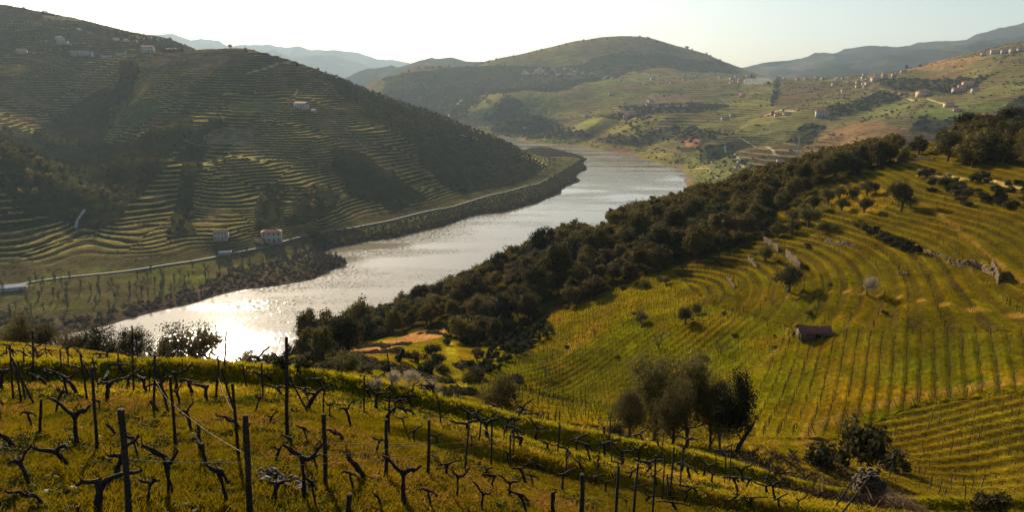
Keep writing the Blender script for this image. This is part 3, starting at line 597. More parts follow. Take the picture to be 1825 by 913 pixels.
def quads_cloud(C, N, size, asp=1.0, jit=.5, r=None):
    """one small leaf quad at every centre C with normal N"""
    r = r or rng; n = len(C)
    N = N+r.normal(0, jit, (n, 3)); N /= np.linalg.norm(N, axis=1)[:, None]+1e-9
    T = np.cross(N, r.normal(0, 1, (n, 3))); T /= np.linalg.norm(T, axis=1)[:, None]+1e-9
    B = np.cross(N, T); s = (size*(.6+.8*r.random(n)))[:, None] if np.ndim(size) else (size*(.6+.8*r.random(n)))[:, None]
    V = np.stack([C-T*s*asp*.5, C+B*s*.32, C+T*s*asp*.5, C-B*s*.32], 1).reshape(-1, 3)
    Fq = np.arange(n*4).reshape(n, 4)
    return V, Fq
def crown_mesh(name, mat, Rx, Rz, zc, nl, nleaf, size, seed, flat=.8, gap=0.0, jit=.6, low=.7):
    """crown: lumps of leaf clusters; uneven outline and gaps"""
    r = np.random.default_rng(seed)
    d = r.normal(0, 1, (nl, 3)); d[:, 2] = np.where(d[:, 2] < 0, d[:, 2]*low, d[:, 2]); d /= np.linalg.norm(d, axis=1)[:, None]
    rad = .30+.42*r.random(nl)
    c = d*rad[:, None]*np.array([Rx, Rx, Rz])+np.array([0, 0, zc]); lr = Rx*(.30+.26*r.random(nl))
    tone = r.random(nl)
    k = r.integers(0, nl, nleaf); q = r.normal(0, 1, (nleaf, 3)); q /= np.linalg.norm(q, axis=1)[:, None]
    # sub clumps: pull leaves onto tufts so that the surface is broken
    tf = r.normal(0, 1, (nl*14, 3)); tf /= np.linalg.norm(tf, axis=1)[:, None]
    ti = k*14+r.integers(0, 14, nleaf); q = q*.42+tf[ti]*.8; 
    P = c[k]+q*(lr[k]*(.55+.5*r.random(nleaf)))[:, None]*np.array([1, 1, flat])
    V, Fq = quads_cloud(P, q, np.full(nleaf, size), 1.1, jit, r)
    t = np.clip(tone[k]*.5+.5*r.random(nl*14)[ti]*.8+.15*r.random(nleaf), 0, 1)
    t = np.repeat(t, 4)
    return raw_mesh(name, V, Fq, mat, np.stack([t, t, t], 1))
def tube_mesh(paths, sides=6, seed=0, rough=.0):
    """paths: list of (points, radii); returns V, F"""
    r = np.random.default_rng(seed); Vs = []; Fs = []; o = 0
    for pts, rad in paths:
        pts = np.array(pts, float); rad = np.array(rad, float); n = len(pts)
        T = np.gradient(pts, axis=0); T /= np.linalg.norm(T, axis=1)[:, None]+1e-9
        ref = np.array([.31, .17, .93]) if abs(T[0, 2]) < .8 else np.array([.9, .3, .1])
        A = np.cross(T, ref); A /= np.linalg.norm(A, axis=1)[:, None]+1e-9; B = np.cross(T, A)
        ang = np.arange(sides)/sides*2*np.pi
        rr = rad[:, None]*(1+rough*r.normal(0, 1, (n, sides)))
        ring = pts[:, None]+(A[:, None]*np.cos(ang)[None, :, None]+B[:, None]*np.sin(ang)[None, :, None])*rr[..., None]
        Vs.append(ring.reshape(-1, 3))
        for i in range(n-1):
            for j in range(sides):
                a = o+i*sides+j; b = o+i*sides+(j+1) % sides; Fs.append((a, b, b+sides, a+sides))
        if sides == 4: Fs.append((o+3, o+2, o+1, o)); e = o+(n-1)*sides; Fs.append((e, e+1, e+2, e+3))
        else:
            e = o+(n-1)*sides; Vs.append(pts[-1:]+T[-1:]*rad[-1]*.2); c = e+sides
            for j in range(sides): Fs.append((e+j, e+(j+1) % sides, c, c))
            o += 1
        o += n*sides
    return np.concatenate(Vs), Fs
def tm(name, paths, mat, sides=6, seed=0, rough=.0, smooth=True):
    V, Fs = tube_mesh(paths, sides, seed, rough)
    me = bpy.data.meshes.new(name); me.from_pydata([tuple(x) for x in V], [], [tuple(dict.fromkeys(f)) for f in Fs])
    me.materials.append(mat)
    if smooth: me.polygons.foreach_set('use_smooth', np.ones(len(me.polygons), bool))
    me.update(); return me
def wander(p, d, L, n, wig, r, up=0.0):
    pts = [np.array(p, float)]; d = np.array(d, float)
    for i in range(n):
        d = d+r.normal(0, wig, 3)+np.array([0, 0, up]); d /= np.linalg.norm(d)
        pts.append(pts[-1]+d*L/n)
    return pts, d
def trunk_mesh(name, h, r0, Rx, seed, nb=5, low=.35, twig=0, mat=None):
    r = np.random.default_rng(seed)
    paths = []; tp, d = wander((0, 0, -.5), (r.normal(0, .08), r.normal(0, .08), 1), h*.55+.5, 6, .07, r)
    paths.append((tp, np.linspace(r0*1.25, r0*.6, len(tp))))
    for i in range(nb):
        a = 2*math.pi*(i+r.random()*.5)/nb; st = tp[min(len(tp)-1, 2+int(r.random()*4))]
        bp, _ = wander(st, (math.cos(a)*.8, math.sin(a)*.8, .75+.5*r.random()), Rx*(.8+.5*r.random()), 5, .16, r, .04)
        paths.append((bp, np.linspace(r0*.5, r0*.12, len(bp))))
        for k in range(2+twig):
            s2 = bp[2+int(r.random()*(len(bp)-2))]; b2, _ = wander(s2, r.normal(0, .6, 3)+np.array([math.cos(a)*.5, math.sin(a)*.5, .7]), Rx*(.4+.4*r.random()), 4, .2, r, .03)
            paths.append((b2, np.linspace(r0*.2, r0*.05, len(b2))))
            for k2 in range(twig):
                s3 = b2[1+int(r.random()*3)]; b3, _ = wander(s3, r.normal(0, .7, 3)+np.array([0, 0, .5]), Rx*(.25+.3*r.random()), 3, .25, r, .03)
                paths.append((b3, np.linspace(r0*.12, r0*.04, len(b3))))
    return tm(name, paths, mat or BARK, 5 if twig else 6, seed)
def tagg(o, label=None, cat=None, group=None, kind=None):
    if label: o['label'] = label
    if cat: o['category'] = cat
    if group: o['group'] = group
    if kind: o['kind'] = kind
    return o
def obj(name, me, parent=None, loc=(0, 0, 0), rz=0, s=1.0):
    o = bpy.data.objects.new(name, me); o.location = loc; o.rotation_euler = (0, 0, rz)
    o.scale = (s, s, s) if np.ndim(s) == 0 else s
    return link(o, parent)
def plant(name, meshes, x, y, s, label, cat, group=None, sink=.0, rz=None, parts=('trunk', 'crown'), z=None):
    z = gz(x, y) if z is None else z
    t = bpy.data.objects.new(name, None); t.empty_display_size = .3; t.location = (x, y, z-sink); t.rotation_euler = (0, 0, random.random()*6.28 if rz is None else rz)
    t.scale = (s, s, s) if np.ndim(s) == 0 else s; link(t); tagg(t, label, cat, group)
    for pn, me in zip(parts, meshes):
        if me is not None: obj(pn, me, t)
    return t
def stamp(name, mesh_list, X, Y, Z, S, mat, kind='stuff', label=None, cat=None, zs=None, extra=None, tone=None):
    """one mesh out of many stamped copies of small raw shapes (V, F, tone)"""
    Vs = []; Fs = []; Cs = []; o = 0; n = len(X); which = rng.integers(0, len(mesh_list), n); ang = rng.random(n)*6.283 if extra is None else extra
    for w, (V, Fq, T) in enumerate(mesh_list):
        k = np.nonzero(which == w)[0]
        if not len(k): continue
        c, s_ = np.cos(ang[k])[:, None], np.sin(ang[k])[:, None]; S_ = S[k][:, None]
        zz = S_ if zs is None else S_*zs[k][:, None]
        P = np.stack([(V[None, :, 0]*c-V[None, :, 1]*s_)*S_+X[k][:, None], (V[None, :, 0]*s_+V[None, :, 1]*c)*S_+Y[k][:, None], V[None, :, 2]*zz+Z[k][:, None]], -1)
        tj = rng.random(len(k))[:, None]
        if tone is not None: tj = np.clip(tj*.35+tone[k][:, None]*.9-.1, 0, 1)
        Vs.append(P.reshape(-1, 3)); Fs.append((Fq[None]+(np.arange(len(k))*len(V))[:, None, None]+o).reshape(-1, Fq.shape[1]))
        Cs.append(np.clip(T[None]*.6+tj*.4, 0, 1).ravel()); o += len(k)*len(V)
    C = np.concatenate(Cs)
    ob = bpy.data.objects.new(name, raw_mesh(name, np.concatenate(Vs), np.concatenate(Fs), mat, np.stack([C]*3, 1)))
    ob['kind'] = kind; tagg(ob, label, cat); return link(ob)
def blob(n, seed, R_=1.0, H=.8, size=.5):
    r = np.random.default_rng(seed); q = r.normal(0, 1, (n, 3)); q /= np.linalg.norm(q, axis=1)[:, None]; q[:, 2] = np.abs(q[:, 2])
    rr = R_*(.55+.5*r.random(n))*(1+.25*np.sin(q[:, 0]*5+seed)*np.cos(q[:, 1]*4))
    P = q*rr[:, None]*np.array([1, 1, H]); V, Fq = quads_cloud(P, q, np.full(n, size), 1.1, .5, r)
    return V, Fq, np.repeat(r.random(n), 4)
def scatter(land, n, polys=None, cond=None, w=None, dens=None):
    """random points on a land sheet given in its grid arrays"""
    x, y, z, u, v = land
    ok = (z > .6) & (u > -120) & (u < 1950) & (v < 1000)
    if polys is not None: ok &= maskf(u, v, polys) > 0
    if cond is not None: ok &= cond
    area = np.zeros(x.shape); area[:-1, :-1] = np.abs((x[:-1, 1:]-x[:-1, :-1])*(y[1:, :-1]-y[:-1, :-1]))
    pr = area*ok
    if w is not None: pr = pr*w
    pr = pr.ravel(); pr = pr/pr.sum(); k = rng.choice(len(pr), n, p=pr)
    i, j = np.unravel_index(k, x.shape); i = np.minimum(i, x.shape[0]-2); j = np.minimum(j, x.shape[1]-2)
    a, b_ = rng.random(n), rng.random(n)
    X = x[i, j]+(x[i, j+1]-x[i, j])*a; Y = y[i, j]+(y[i+1, j]-y[i, j])*b_; X = X*Y/y[i, j]
    return X, Y, ground(X, Y)
def thin(X, Y, Z, d):
    keep = []; cell = {}
    for i in range(len(X)):
        c = (int(X[i]//d), int(Y[i]//d)); ok = True
        for a in (-1, 0, 1):
            for b_ in (-1, 0, 1):
                for j in cell.get((c[0]+a, c[1]+b_), ()):
                    if (X[i]-X[j])**2+(Y[i]-Y[j])**2 < d*d: ok = False
        if ok: keep.append(i); cell.setdefault(c, []).append(i)
    k = np.array(keep); return X[k], Y[k], Z[k]
LDA = (xA, yA, zA, uA, vA); LDB = (xB, yB, zB, uB, vB); LDC = (xC, yC, zC, uC, vC); LDD = (xD, yD, zD, uD, vD)

# ------------------------------------------------------------------ the oak wood on the near bank
OAKS = []
for k in range(7):
    Rx = 4.2+.3*k % 1.1; OAKS.append((trunk_mesh('oak_trunk', 8, .28, 3.6, 200+k, 5), crown_mesh('oak_crown', [L_OAK, L_OAK, L_DARK, L_OAK, L_MIX, L_SCRUB, L_OAK][k], 4.6, 3.9, 4.3, 17+k, 5200, .46, 300+k, jit=.4)))
def wood_where(X, Y, Z):
    u, v = pix(X, Y, Z); up, vp = pix(X, Y, Z+7)
    if u < 900: return 'lower left end of the bank wood beside the orange clearing'
    if u < 1230: return 'middle of the bank wood between river and vineyard terraces'
    return 'upper right end of the bank wood below the far village'
X, Y, Z = scatter(LDB, 9000, [WOOD_B+[]], cond=None); k1 = Z > 8; X, Y, Z = X[k1], Y[k1], Z[k1]
X2, Y2, Z2 = scatter(LDB, 4000, None, cond=(yB > 330) & (zB > 3) & (zB < 120) & (uB > 480) & (uB < 1620)); X, Y, Z = np.r_[X, X2], np.r_[Y, Y2], np.r_[Z, Z2]
X, Y, Z = thin(X, Y, Z, 5.3)
ok = seen(X, Y, Z+7.5); u_, v_ = pix(X, Y, Z)
CLR = [(1055, 400), (1110, 395), (1100, 425), (1040, 425)]
ok &= ~inpoly(u_, v_, [(1035, 405), (1080, 392), (1085, 418), (1045, 425)]) & ~inpoly(u_, v_, [(1225, 335), (1310, 320), (1300, 345), (1240, 362)]) & ~inpoly(u_, v_, ORANGE) & ~inpoly(u_, v_+6, ORANGE)
X, Y, Z = X[ok], Y[ok], Z[ok]; o = np.argsort(Y); X, Y, Z = X[o], Y[o], Z[o]
print('oaks', len(X))
NOAK = min(285, len(X))
for i in range(NOAK):
    s = .52+.55*rng.random()+.45*(rng.random() < .15)
    w_ = wood_where(X[i], Y[i], Z[i])
    plant('holm_oak', OAKS[i*5 % 7 if i % 4 else int(rng.integers(0, 7))], X[i], Y[i], (s, s, s*(.8+.6*rng.random())), 'dark rounded evergreen oak', 'tree', 'evergreen oaks in the '+w_, z=Z[i])
def raw_of(me):
    V = np.empty(len(me.vertices)*3); me.vertices.foreach_get('co', V); Fq = np.empty(len(me.loops), np.int32); me.loops.foreach_get('vertex_index', Fq)
    c = np.empty(len(me.vertices)*4); me.color_attributes['tone'].data.foreach_get('color', c)
    return V.reshape(-1, 3), Fq.reshape(-1, 4), c.reshape(-1, 4)[:, 0]
if len(X) > NOAK:
    lows = [raw_of(crown_mesh('c', L_OAK, 4.4, 3.6, 5.0, 10+k, 900, .75, 330+k)) for k in range(4)]
    stamp('oak_woodland', lows, X[NOAK:], Y[NOAK:], Z[NOAK:], .75+.5*rng.random(len(X)-NOAK), L_OAK)
# wood on the top right corner
q_ = [pick(rng.uniform(1680, 1930), rng.uniform(238, 300), 150) for _ in range(400)]; q_ = np.array([w for w in q_ if w]); q_ = q_[q_[:, 1] < 520]; X, Y, Z = thin(q_[:, 0], q_[:, 1], q_[:, 2], 4.2)
for i in range(min(len(X), 60)):
    s = 1.0+.6*rng.random()
    plant('holm_oak', OAKS[i % 7], X[i], Y[i], s, 'dark oak of the right crest wood', 'tree', 'oaks on the right crest', z=Z[i])

# ------------------------------------------------------------------ single trees on the near hillside
OLIVES = [(trunk_mesh('olive_trunk', 3.6, .20, 1.9, 400+k, 4), crown_mesh('olive_crown', L_OLIVE, 2.4, 1.9, 2.35, 15, 3400, .20, 410+k)) for k in range(4)]
DARKOL = [(trunk_mesh('tree_trunk', 3.8, .20, 1.9, 420+k, 4), crown_mesh('tree_crown', L_SCRUB, 2.4, 1.9, 2.3, 15, 3800, .20, 430+k)) for k in range(3)]
BLOS = [(trunk_mesh('almond_trunk', 3.2, .14, 1.8, 440+k, 5), crown_mesh('almond_crown', L_BLOSSOM, 2.2, 1.9, 2.4, 13, 2000, .17, 450+k)) for k in range(2)]
BUSH = [(None, crown_mesh('bush_crown', L_SCRUB, 1.3, .9, .7, 9, 1300, .20, 460+k)) for k in range(4)]
DBUSH = [(None, crown_mesh('bush_crown', L_DARK, 1.3, 1.0, .8, 9, 1300, .20, 470+k)) for k in range(3)]
BARE = [(trunk_mesh('bare_trunk', 3.4, .11, 1.8, 480+k, 6, twig=4), None) for k in range(4)]
def at(u, v, wpx, natural, ymin=0):
    """ground point at a pixel and the scale that gives the plant its real width there"""
    p_ = pick(u, v, ymin)
    if p_ is None: return None
    return p_, wpx*p_[1]/F/natural
def tree_at(name, lst, u, v, wpx, natural, label, cat='tree', group=None, hk=1.0, ymin=0, parts=('trunk', 'crown')):
    r_ = at(u, v, wpx, natural, ymin)
    if r_ is None: print('miss', name, u, v); return None
    (x, y, z), s = r_
    return plant(name, random.choice(lst), x, y, (s, s, s*hk), label, cat, group, parts=parts, z=z-.05)
for (u, v, w, h, lab) in [
    (1143, 577, 34, .95, 'small round olive tree standing alone on the lower left of the terraces, short shadow at its foot'),
    (1405, 521, 66, 1.0, 'broad olive tree with gnarled trunk beside the dirt track, left of the blossoming tree'),
    (1363, 467, 34, 1.15, 'round olive tree just below the stone retaining wall'),
    (1187, 506, 22, .8, 'small sparse tree at the upper left edge of the terraces'),
    (1150, 512, 24, .8, 'small round olive at the border of wood and terraces'),
    (1310, 437, 26, 1.0, 'small tree at the top of the terraces beside the wood')]:
    tree_at('olive_tree', OLIVES, u, v, w, 4.8, lab, hk=h)
tree_at('olive_tree', DARKOL, 1220, 578, 46, 5.0, 'dark leaning olive tree with two joined crowns left of centre on the terraces')
tree_at('olive_tree', DARKOL, 1240, 560, 26, 5.0, 'smaller dark crown right behind the leaning olive tree')
tree_at('almond_tree', BLOS, 1545, 527, 46, 4.6, 'pale blossoming almond tree standing on the dirt track', hk=1.1)
tree_at('pine_tree', OAKS, 1535, 300, 46, 8.8, 'left one of the two tall dark trees on the crest, nearer the wood', hk=1.05, ymin=200)
tree_at('pine_tree', OAKS, 1568, 302, 54, 8.8, 'right one of the two tall dark trees on the crest with a spreading top', hk=1.25, ymin=200)
tree_at('oak_tree', OAKS, 1637, 276, 38, 8.8, 'dark tree alone on the crest between the tall pair and the right wood', ymin=200)
tree_at('yellow_shrub', [(None, crown_mesh('shrub_crown', L_YEL, 1.3, .9, .7, 9, 1300, .2, 490))], 1612, 282, 34, 2.6, 'bright yellow flowering shrub on the crest beside the tall pair', 'shrub', ymin=200)
for i, (u, v, w) in enumerate([(1605, 372, 46), (1622, 368, 26), (1545, 345, 30), (1520, 352, 26), (1495, 350, 24), (1475, 358, 30), (1450, 372, 30), (1430, 385, 30), (1500, 372, 26), (1540, 375, 28), (1440, 402, 40), (1412, 396, 30), (1465, 410, 22), (1385, 420, 30), (1370, 405, 26), (1420, 372, 26), (1488, 410, 16), (1410, 415, 30), (1560, 340, 20)]):
    tree_at('olive_tree', OLIVES if i % 3 else DARKOL, u, v+4, w*1.15, 4.8, 'large dark olive tree, rightmost of the olive grove' if i == 0 else 'grey green grove olive tree', group=None if i == 0 else 'olive grove above the retaining wall', hk=1.35 if i == 0 else 1.05)
for i, (u, v, w) in enumerate([(1526, 405, 22), (1542, 413, 24), (1556, 421, 24), (1572, 428, 26), (1588, 437, 28), (1602, 441, 24), (1620, 447, 24), (1634, 453, 20), (1536, 408, 18), (1612, 449, 18)]):
    tree_at('hedge_bush', DBUSH+BUSH, u, v, w*1.15, 2.6, 'dark bush of the slanting hedge', 'bush', 'slanting hedge row', hk=1.1)
for i, (u, v, w) in enumerate([(1285, 632, 36), (1172, 622, 34), (1625, 592, 30), (1757, 592, 22), (972, 672, 34), (1375, 545, 24), (1320, 520, 18), (940, 640, 20), (1455, 560, 24), (1700, 520, 20), (1060, 600, 18)]):
    lab = ['bare fruit tree with spreading branches at the top of the diagonal rows', 'bare round tree below the small round olive', 'bare tree standing on the track right of the stone hut', 'thin bare tree farther right on the same track', 'bare tree on the lower left of the terraces above the blossom bush',
           'bare sapling behind the broad olive tree', 'small leafless tree among the curved terraces', 'leafless sapling on the left edge of the terraces', 'leafless tree just behind the stone hut', 'leafless tree at far right among terraces', 'leafless sapling beside the straight dirt path'][i]
    tree_at('bare_tree', BARE, u, v, w*1.1, 4.0, lab, parts=('trunk_and_branches', 'crown'))
# citrus rows and garden bushes between clearing and terraces
for i in range(46):
    r_, c_ = i % 3, i//3
    u = 832+c_*8.6+r_*13+rng.normal(0, 2); v = 655-c_*5.6+r_*9+rng.normal(0, 2)
    tree_at('citrus_tree', DBUSH, u, v, 17, 2.6, 'dark round citrus tree', 'tree', 'citrus rows below the wood', hk=1.2)
mid = [(560, 640, 44), (590, 652, 40), (640, 640, 34), (655, 662, 40), (690, 655, 40), (700, 680, 50), (720, 640, 36), (745, 640, 44), (770, 625, 40), (760, 662, 44), (735, 690, 55), (770, 695, 50), (665, 690, 40), (620, 668, 36), (790, 660, 34), (845, 690, 30), (855, 665, 26), (870, 645, 22), (800, 610, 26), (540, 655, 36), (500, 655, 40), (480, 640, 34), (520, 632, 40), (780, 645, 36), (705, 625, 26), (850, 625, 24), (870, 612, 24), (830, 605, 26), (575, 622, 44), (548, 618, 40)]
for i, (u, v, w) in enumerate(mid):
    bl = (u, v) in ((700, 680), (735, 690), (770, 695), (665, 690))
    if bl: tree_at('almond_tree', BLOS, u, v+10, w, 4.6, 'thin almond tree with sparse white blossom in the ravine', group='almond trees in the ravine')
    else: tree_at('ravine_bush', BUSH+DBUSH+[(None, OLIVES[0][1])], u, v+6, w*1.15, 2.9, 'dull green ravine bush', 'bush', 'bushes in the ravine')
# scrub under the right crest road
for i in range(60):
    u = rng.uniform(1640, 1880); v = rng.uniform(300, 335)+(u-1640)*.14+rng.uniform(0, 25)
    tree_at('scrub_bush', BUSH+DBUSH, u, v, rng.uniform(16, 28), 2.6, 'dark bush under the pale road', 'bush', 'bushes under the pale road', hk=.9)
EDGE = [(1380, 440), (1345, 455), (1330, 440), (1280, 470), (1230, 485), (1175, 500), (1110, 515), (1060, 535), (1010, 550), (965, 575), (925, 590), (900, 600), (1440, 440), (1290, 560), (1255, 640), (1100, 640), (1010, 620), (1130, 560), (1310, 600), (1480, 510), (1380, 600), (1575, 560), (1440, 560), (1380, 620)]
for u, v in EDGE: tree_at('hillside_bush', BUSH, u, v, rng.uniform(9, 20), 2.6, 'low dull green bush', 'bush', 'low bushes scattered over the near hillside', hk=.8)

# ------------------------------------------------------------------ trees behind the brow of the foreground
FG_OL = [(trunk_mesh('olive_trunk', 3.8, .17, 2.0, 500+k, 5, twig=1), crown_mesh('olive_crown', L_GREY, 2.4, 2.0, 2.6, 20, 8500, .13, 510+k, jit=.9)) for k in range(3)]
for i, (u, w, vt, y, lab) in enumerate([(20, 90, 560, 92, 'dark olive tree at the left edge behind the brow'), (70, 80, 572, 96, 'second dark olive tree from the left behind the brow'), (120, 75, 566, 92, 'third dark olive tree from the left behind the brow'), (175, 80, 566, 90, 'dark olive tree left of the leaning bright one'),
        (235, 75, 578, 84, 'olive tree with glittering river behind, left of the tallest one'), (335, 120, 566, 78, 'tallest olive tree on the brow, lit leaves against the glittering river'), (285, 60, 600, 80, 'small olive tree half hidden left of the tallest one'), (440, 66, 596, 82, 'small olive tree on the brow right of the tallest one')]):
    a, e = ray(u, vt); x = float(a)*y; zt = ZC+float(e)*y; zg = gz(x, y)
    s = w*y/F/4.9; hh = max(1.5, zt-zg)*1.12
    plant('olive_tree', FG_OL[i % 3], x, y, (s, s, min(hh/4.9, s*1.6)), lab, 'tree', z=min(zg, zt-4.9*min(hh/4.9, s*1.6)) if False else zg)
BIG_G = [(trunk_mesh('tree_trunk', 6.5, .2, 2.4, 530+k, 6, twig=2), crown_mesh('tree_crown', L_GREY, 2.9, 3.6, 4.2, 30, 11000, .15, 540+k, flat=1.1, jit=.9, low=1.0)) for k in range(3)]
BIG_D = [(trunk_mesh('tree_trunk', 6.5, .2, 1.6, 550, 5), crown_mesh('tree_crown', L_DARK, 2.0, 3.7, 4.3, 26, 9000, .16, 560, flat=1.2, jit=.9))]
def brow_tree(lst, u, vt, w, y, nat, H, lab, name='willow_tree', group=None, zg=None):
    a, e = ray(u, vt); x = float(a)*y; zt = ZC+float(e)*y; zg = gz(x, y); s = w*y/F/nat; hh = max(1.2, zt-zg)
    return plant(name, lst, x, y, (s, s, hh/H), lab, 'tree', group, z=zg)
brow_tree(BIG_G[0], 1125, 705, 75, 60, 5.0, 6.5, 'leftmost grey green tree of the clump beyond the vines')
brow_tree(BIG_G[1], 1172, 628, 105, 72, 5.0, 6.5, 'tallest grey green tree in the clump beyond the vines')
brow_tree(BIG_G[2], 1235, 650, 95, 70, 5.0, 6.5, 'grey green tree right of the tallest in the clump beyond the vines')
brow_tree(BIG_G[0], 1275, 682, 75, 68, 5.0, 6.5, 'lower grey green tree beside the dark evergreen')
brow_tree(BIG_G[1], 1205, 675, 80, 66, 5.0, 6.5, 'grey green tree standing in front in the middle of the clump')
brow_tree(BIG_G[2], 1095, 760, 45, 58, 5.0, 6.5, 'lowest bushy tree at the left end of the clump')
brow_tree(BIG_G[1], 1292, 690, 60, 72, 5.0, 6.5, 'tree hidden half behind the dark evergreen')
brow_tree(BIG_D[0], 1322, 645, 82, 64, 3.9, 8.4, 'dark upright evergreen at the right end of the clump', 'evergreen_tree')
brow_tree(FG_OL[1], 895, 655, 100, 70, 4.9, 4.9, 'round blossom flecked bush tree standing alone beyond the brow', 'almond_tree')
plant('blossom_spray', (crown_mesh('blossom', L_BLOSSOM, 2.3, 1.9, 3.0, 16, 500, .12, 570),), pick(895, 655, 60)[0] if False else float(ray(895, 655)[0])*70, 70, 1.15, 'white blossom over the round bush tree beyond the brow', 'blossom', z=gz(float(ray(895, 655)[0])*70, 70), parts=('petals',)) if False else None
for (u, v, w, h, lab, L) in [(1535, 842, 165, .8, 'wide dark thicket above the straw covered wall', BIG_G), (1470, 840, 80, .7, 'dark round bush left of the wide thicket', BIG_D), (1590, 838, 80, .7, 'bush at the right end of the wide thicket', BIG_G), (1770, 915, 85, .7, 'leafless looking dark bush at the bottom right corner', BIG_G), (1850, 900, 60, .7, 'dark bush cut by the right edge', BIG_G)]:
    r_ = at(u, v, w, 2.7, 30)
    if r_:
        (x, y, z), s = r_; k = int(rng.integers(0, 4))
        plant('thicket', (BUSH+DBUSH)[k if 'dark round' not in lab else 5], x, y, (s, s, s*h*1.5), lab, 'bush', z=z)

# ------------------------------------------------------------------ trees of the far bank
FOAK = [(None, crown_mesh('far_crown', [L_SCRUB, L_HAZEL, L_OAK, L_OLIVE][k], 4.2, 3.6, 4.2, 9, 420, 1.1, 600+k)) for k in range(4)]
FB = [raw_of(m_[1]) for m_ in FOAK]
X, Y, Z = scatter(LDC, 5200, WOOD_C); X, Y, Z = thin(X, Y, Z, 5.5); ok = seen(X, Y, Z+5); X, Y, Z = X[ok], Y[ok], Z[ok]
o = np.argsort(Y); X, Y, Z = X[o], Y[o], Z[o]; print('C trees', len(X))
n_ = min(190, len(X))
for i in range(n_):
    plant('scrub_oak', FOAK[i % 4], X[i], Y[i], .6+.75*rng.random(), 'scrubby tree in the hill gullies', 'tree', 'trees in the gullies of the terraced hill', z=Z[i])
stamp('hill_woodland', FB, X[n_:], Y[n_:], Z[n_:], .5+.6*rng.random(len(X)-n_), L_SCRUB)
# vines and shrubs along the terraces: low rough growth nobody could count
TB = [blob(16, 620+k, 1.0, .8, .9) for k in range(5)]
X, Y, Z = scatter(LDC, 60000, None, cond=(zC > 14), w=(.2+1.2*(vnoise(xC/60, yC/60) > .5))*(.06+1.0*(fC > .54))*(1+1.5*(vnoise(xC/25+4, yC/25) > .6)))
stamp('terrace_scrub', TB, X, Y, Z, (.5+1.1*rng.random(len(X))**2)*(.7+.5*(vnoise(X/80, Y/80) > .5)), L_SCRUB)
# bushes on the river bank
X, Y, Z = scatter(LDC, 5200, None, cond=(zC > .5) & (zC < 3.4) & (uC > -60))
kk = rng.random(len(X)) < np.where(pix(X, Y, Z)[0] > 560, 1, .85); X, Y, Z = X[kk], Y[kk], Z[kk]
stamp('riverbank_scrub', [blob(60, 640+k, 2.0, 1.1, 1.0) for k in range(4)], X, Y, Z, .6+.8*rng.random(len(X)), mat_leaf('bank_scrub', (.040, .032, .020), (.12, .088, .055), .3))
X, Y, Z = scatter(LDC, 3000, [[(560, 420), (700, 400), (850, 360), (960, 330), (1040, 285), (1048, 300), (980, 350), (850, 390), (720, 425), (620, 470), (560, 490)], ]); X, Y, Z = thin(X, Y, Z, 4.5)
stamp('riverside_wood', FB, X, Y, Z, .45+.4*rng.random(len(X)), mat_leaf('bank_trees', (.035, .036, .020), (.12, .095, .055), .3))
# bare poplars on the flat
POP = [(trunk_mesh('poplar_trunk', 9, .34, 2.2, 660+k, 9, twig=3, mat=mat_simple('grey_bark', (.10, .082, .062), (.045, .036, .028), 3, .9) if k == 0 else bpy.data.materials['grey_bark']),) for k in range(3)]
poly = [(0, 500), (250, 490), (400, 465), (520, 445), (600, 425), (640, 440), (560, 480), (400, 515), (200, 555), (0, 575)]
X, Y, Z = scatter(LDC, 300, [poly]); X, Y, Z = thin(X, Y, Z, 8)
for i in range(min(120, len(X))):
    u, v = pix(X[i], Y[i], Z[i])
    w_ = 'left half of the river flat' if u < 300 else 'right half of the river flat below the farmhouse'
    plant('poplar_tree', POP[i % 3], X[i], Y[i], (.9, .9, 1.1+.8*rng.random()), 'bare slender poplar', 'tree', 'bare poplars on the '+w_, z=Z[i], parts=('trunk_and_branches',))
X, Y, Z = scatter(LDC, 90, [[(960, 262), (1040, 280), (1040, 300), (990, 300)]]); X, Y, Z = thin(X, Y, Z, 8)
for i in range(min(40, len(X))): plant('poplar_tree', POP[i % 3], X[i], Y[i], (1, 1, 1.1), 'bare poplar on the low spit', 'tree', 'bare poplars on the spit', z=Z[i], parts=('trunk_and_branches',))
# orchard in blossom
X, Y, Z = scatter(LDC, 500, [[(480, 455), (560, 440), (560, 470), (500, 495), (470, 490)]]); X, Y, Z = thin(X, Y, Z, 4.2)
BLS = (None, crown_mesh('blossom_crown', L_BLOSSOM, 2.0, 1.4, 1.7, 8, 200, .6, 680))
for i in range(min(70, len(X))): plant('fruit_tree', BLS, X[i], Y[i], .6+.5*rng.random(), 'small pale blossoming fruit tree', 'tree', 'blossoming orchard', z=Z[i])
tree_at('road_tree', DARKOL, 560, 428, 30, 5.0, 'dark rounded tree beside the riverside road right of the farmhouse')
tree_at('summit_tree', FOAK, 438, 91, 7, 8.4, 'small round tree alone on the skyline of the terraced hill')
for i, (u, v, w) in enumerate([(382, 87, 12), (392, 86, 14), (402, 86, 14), (410, 87, 10)]): tree_at('summit_tree', FOAK, u, v, w, 8.4, 'low tree in the clump on the brown hilltop', group='clump on the brown hilltop')
for i, (u, v) in enumerate([(15, 18), (20, 18), (41, 20), (44, 21), (78, 26), (84, 27), (304, 74), (300, 75)]): tree_at('skyline_tree', FOAK, u, v, 7, 8.4, 'tiny tree on the skyline of the upper left hill', group='trees on the upper left skyline', hk=1.3)
for i in range(34):
    u = 440+i*15+rng.normal(0, 4); vv = np.interp(u, [440, 500, 560, 620, 680, 730, 790, 850, 900, 950], [91, 106, 126, 149, 173, 191, 213, 236, 256, 286])
    tree_at('ridge_bush', FOAK, u, vv+3, rng.uniform(5, 10), 8.4, 'small tree on the falling ridge', group='trees along the falling ridge', hk=.9)

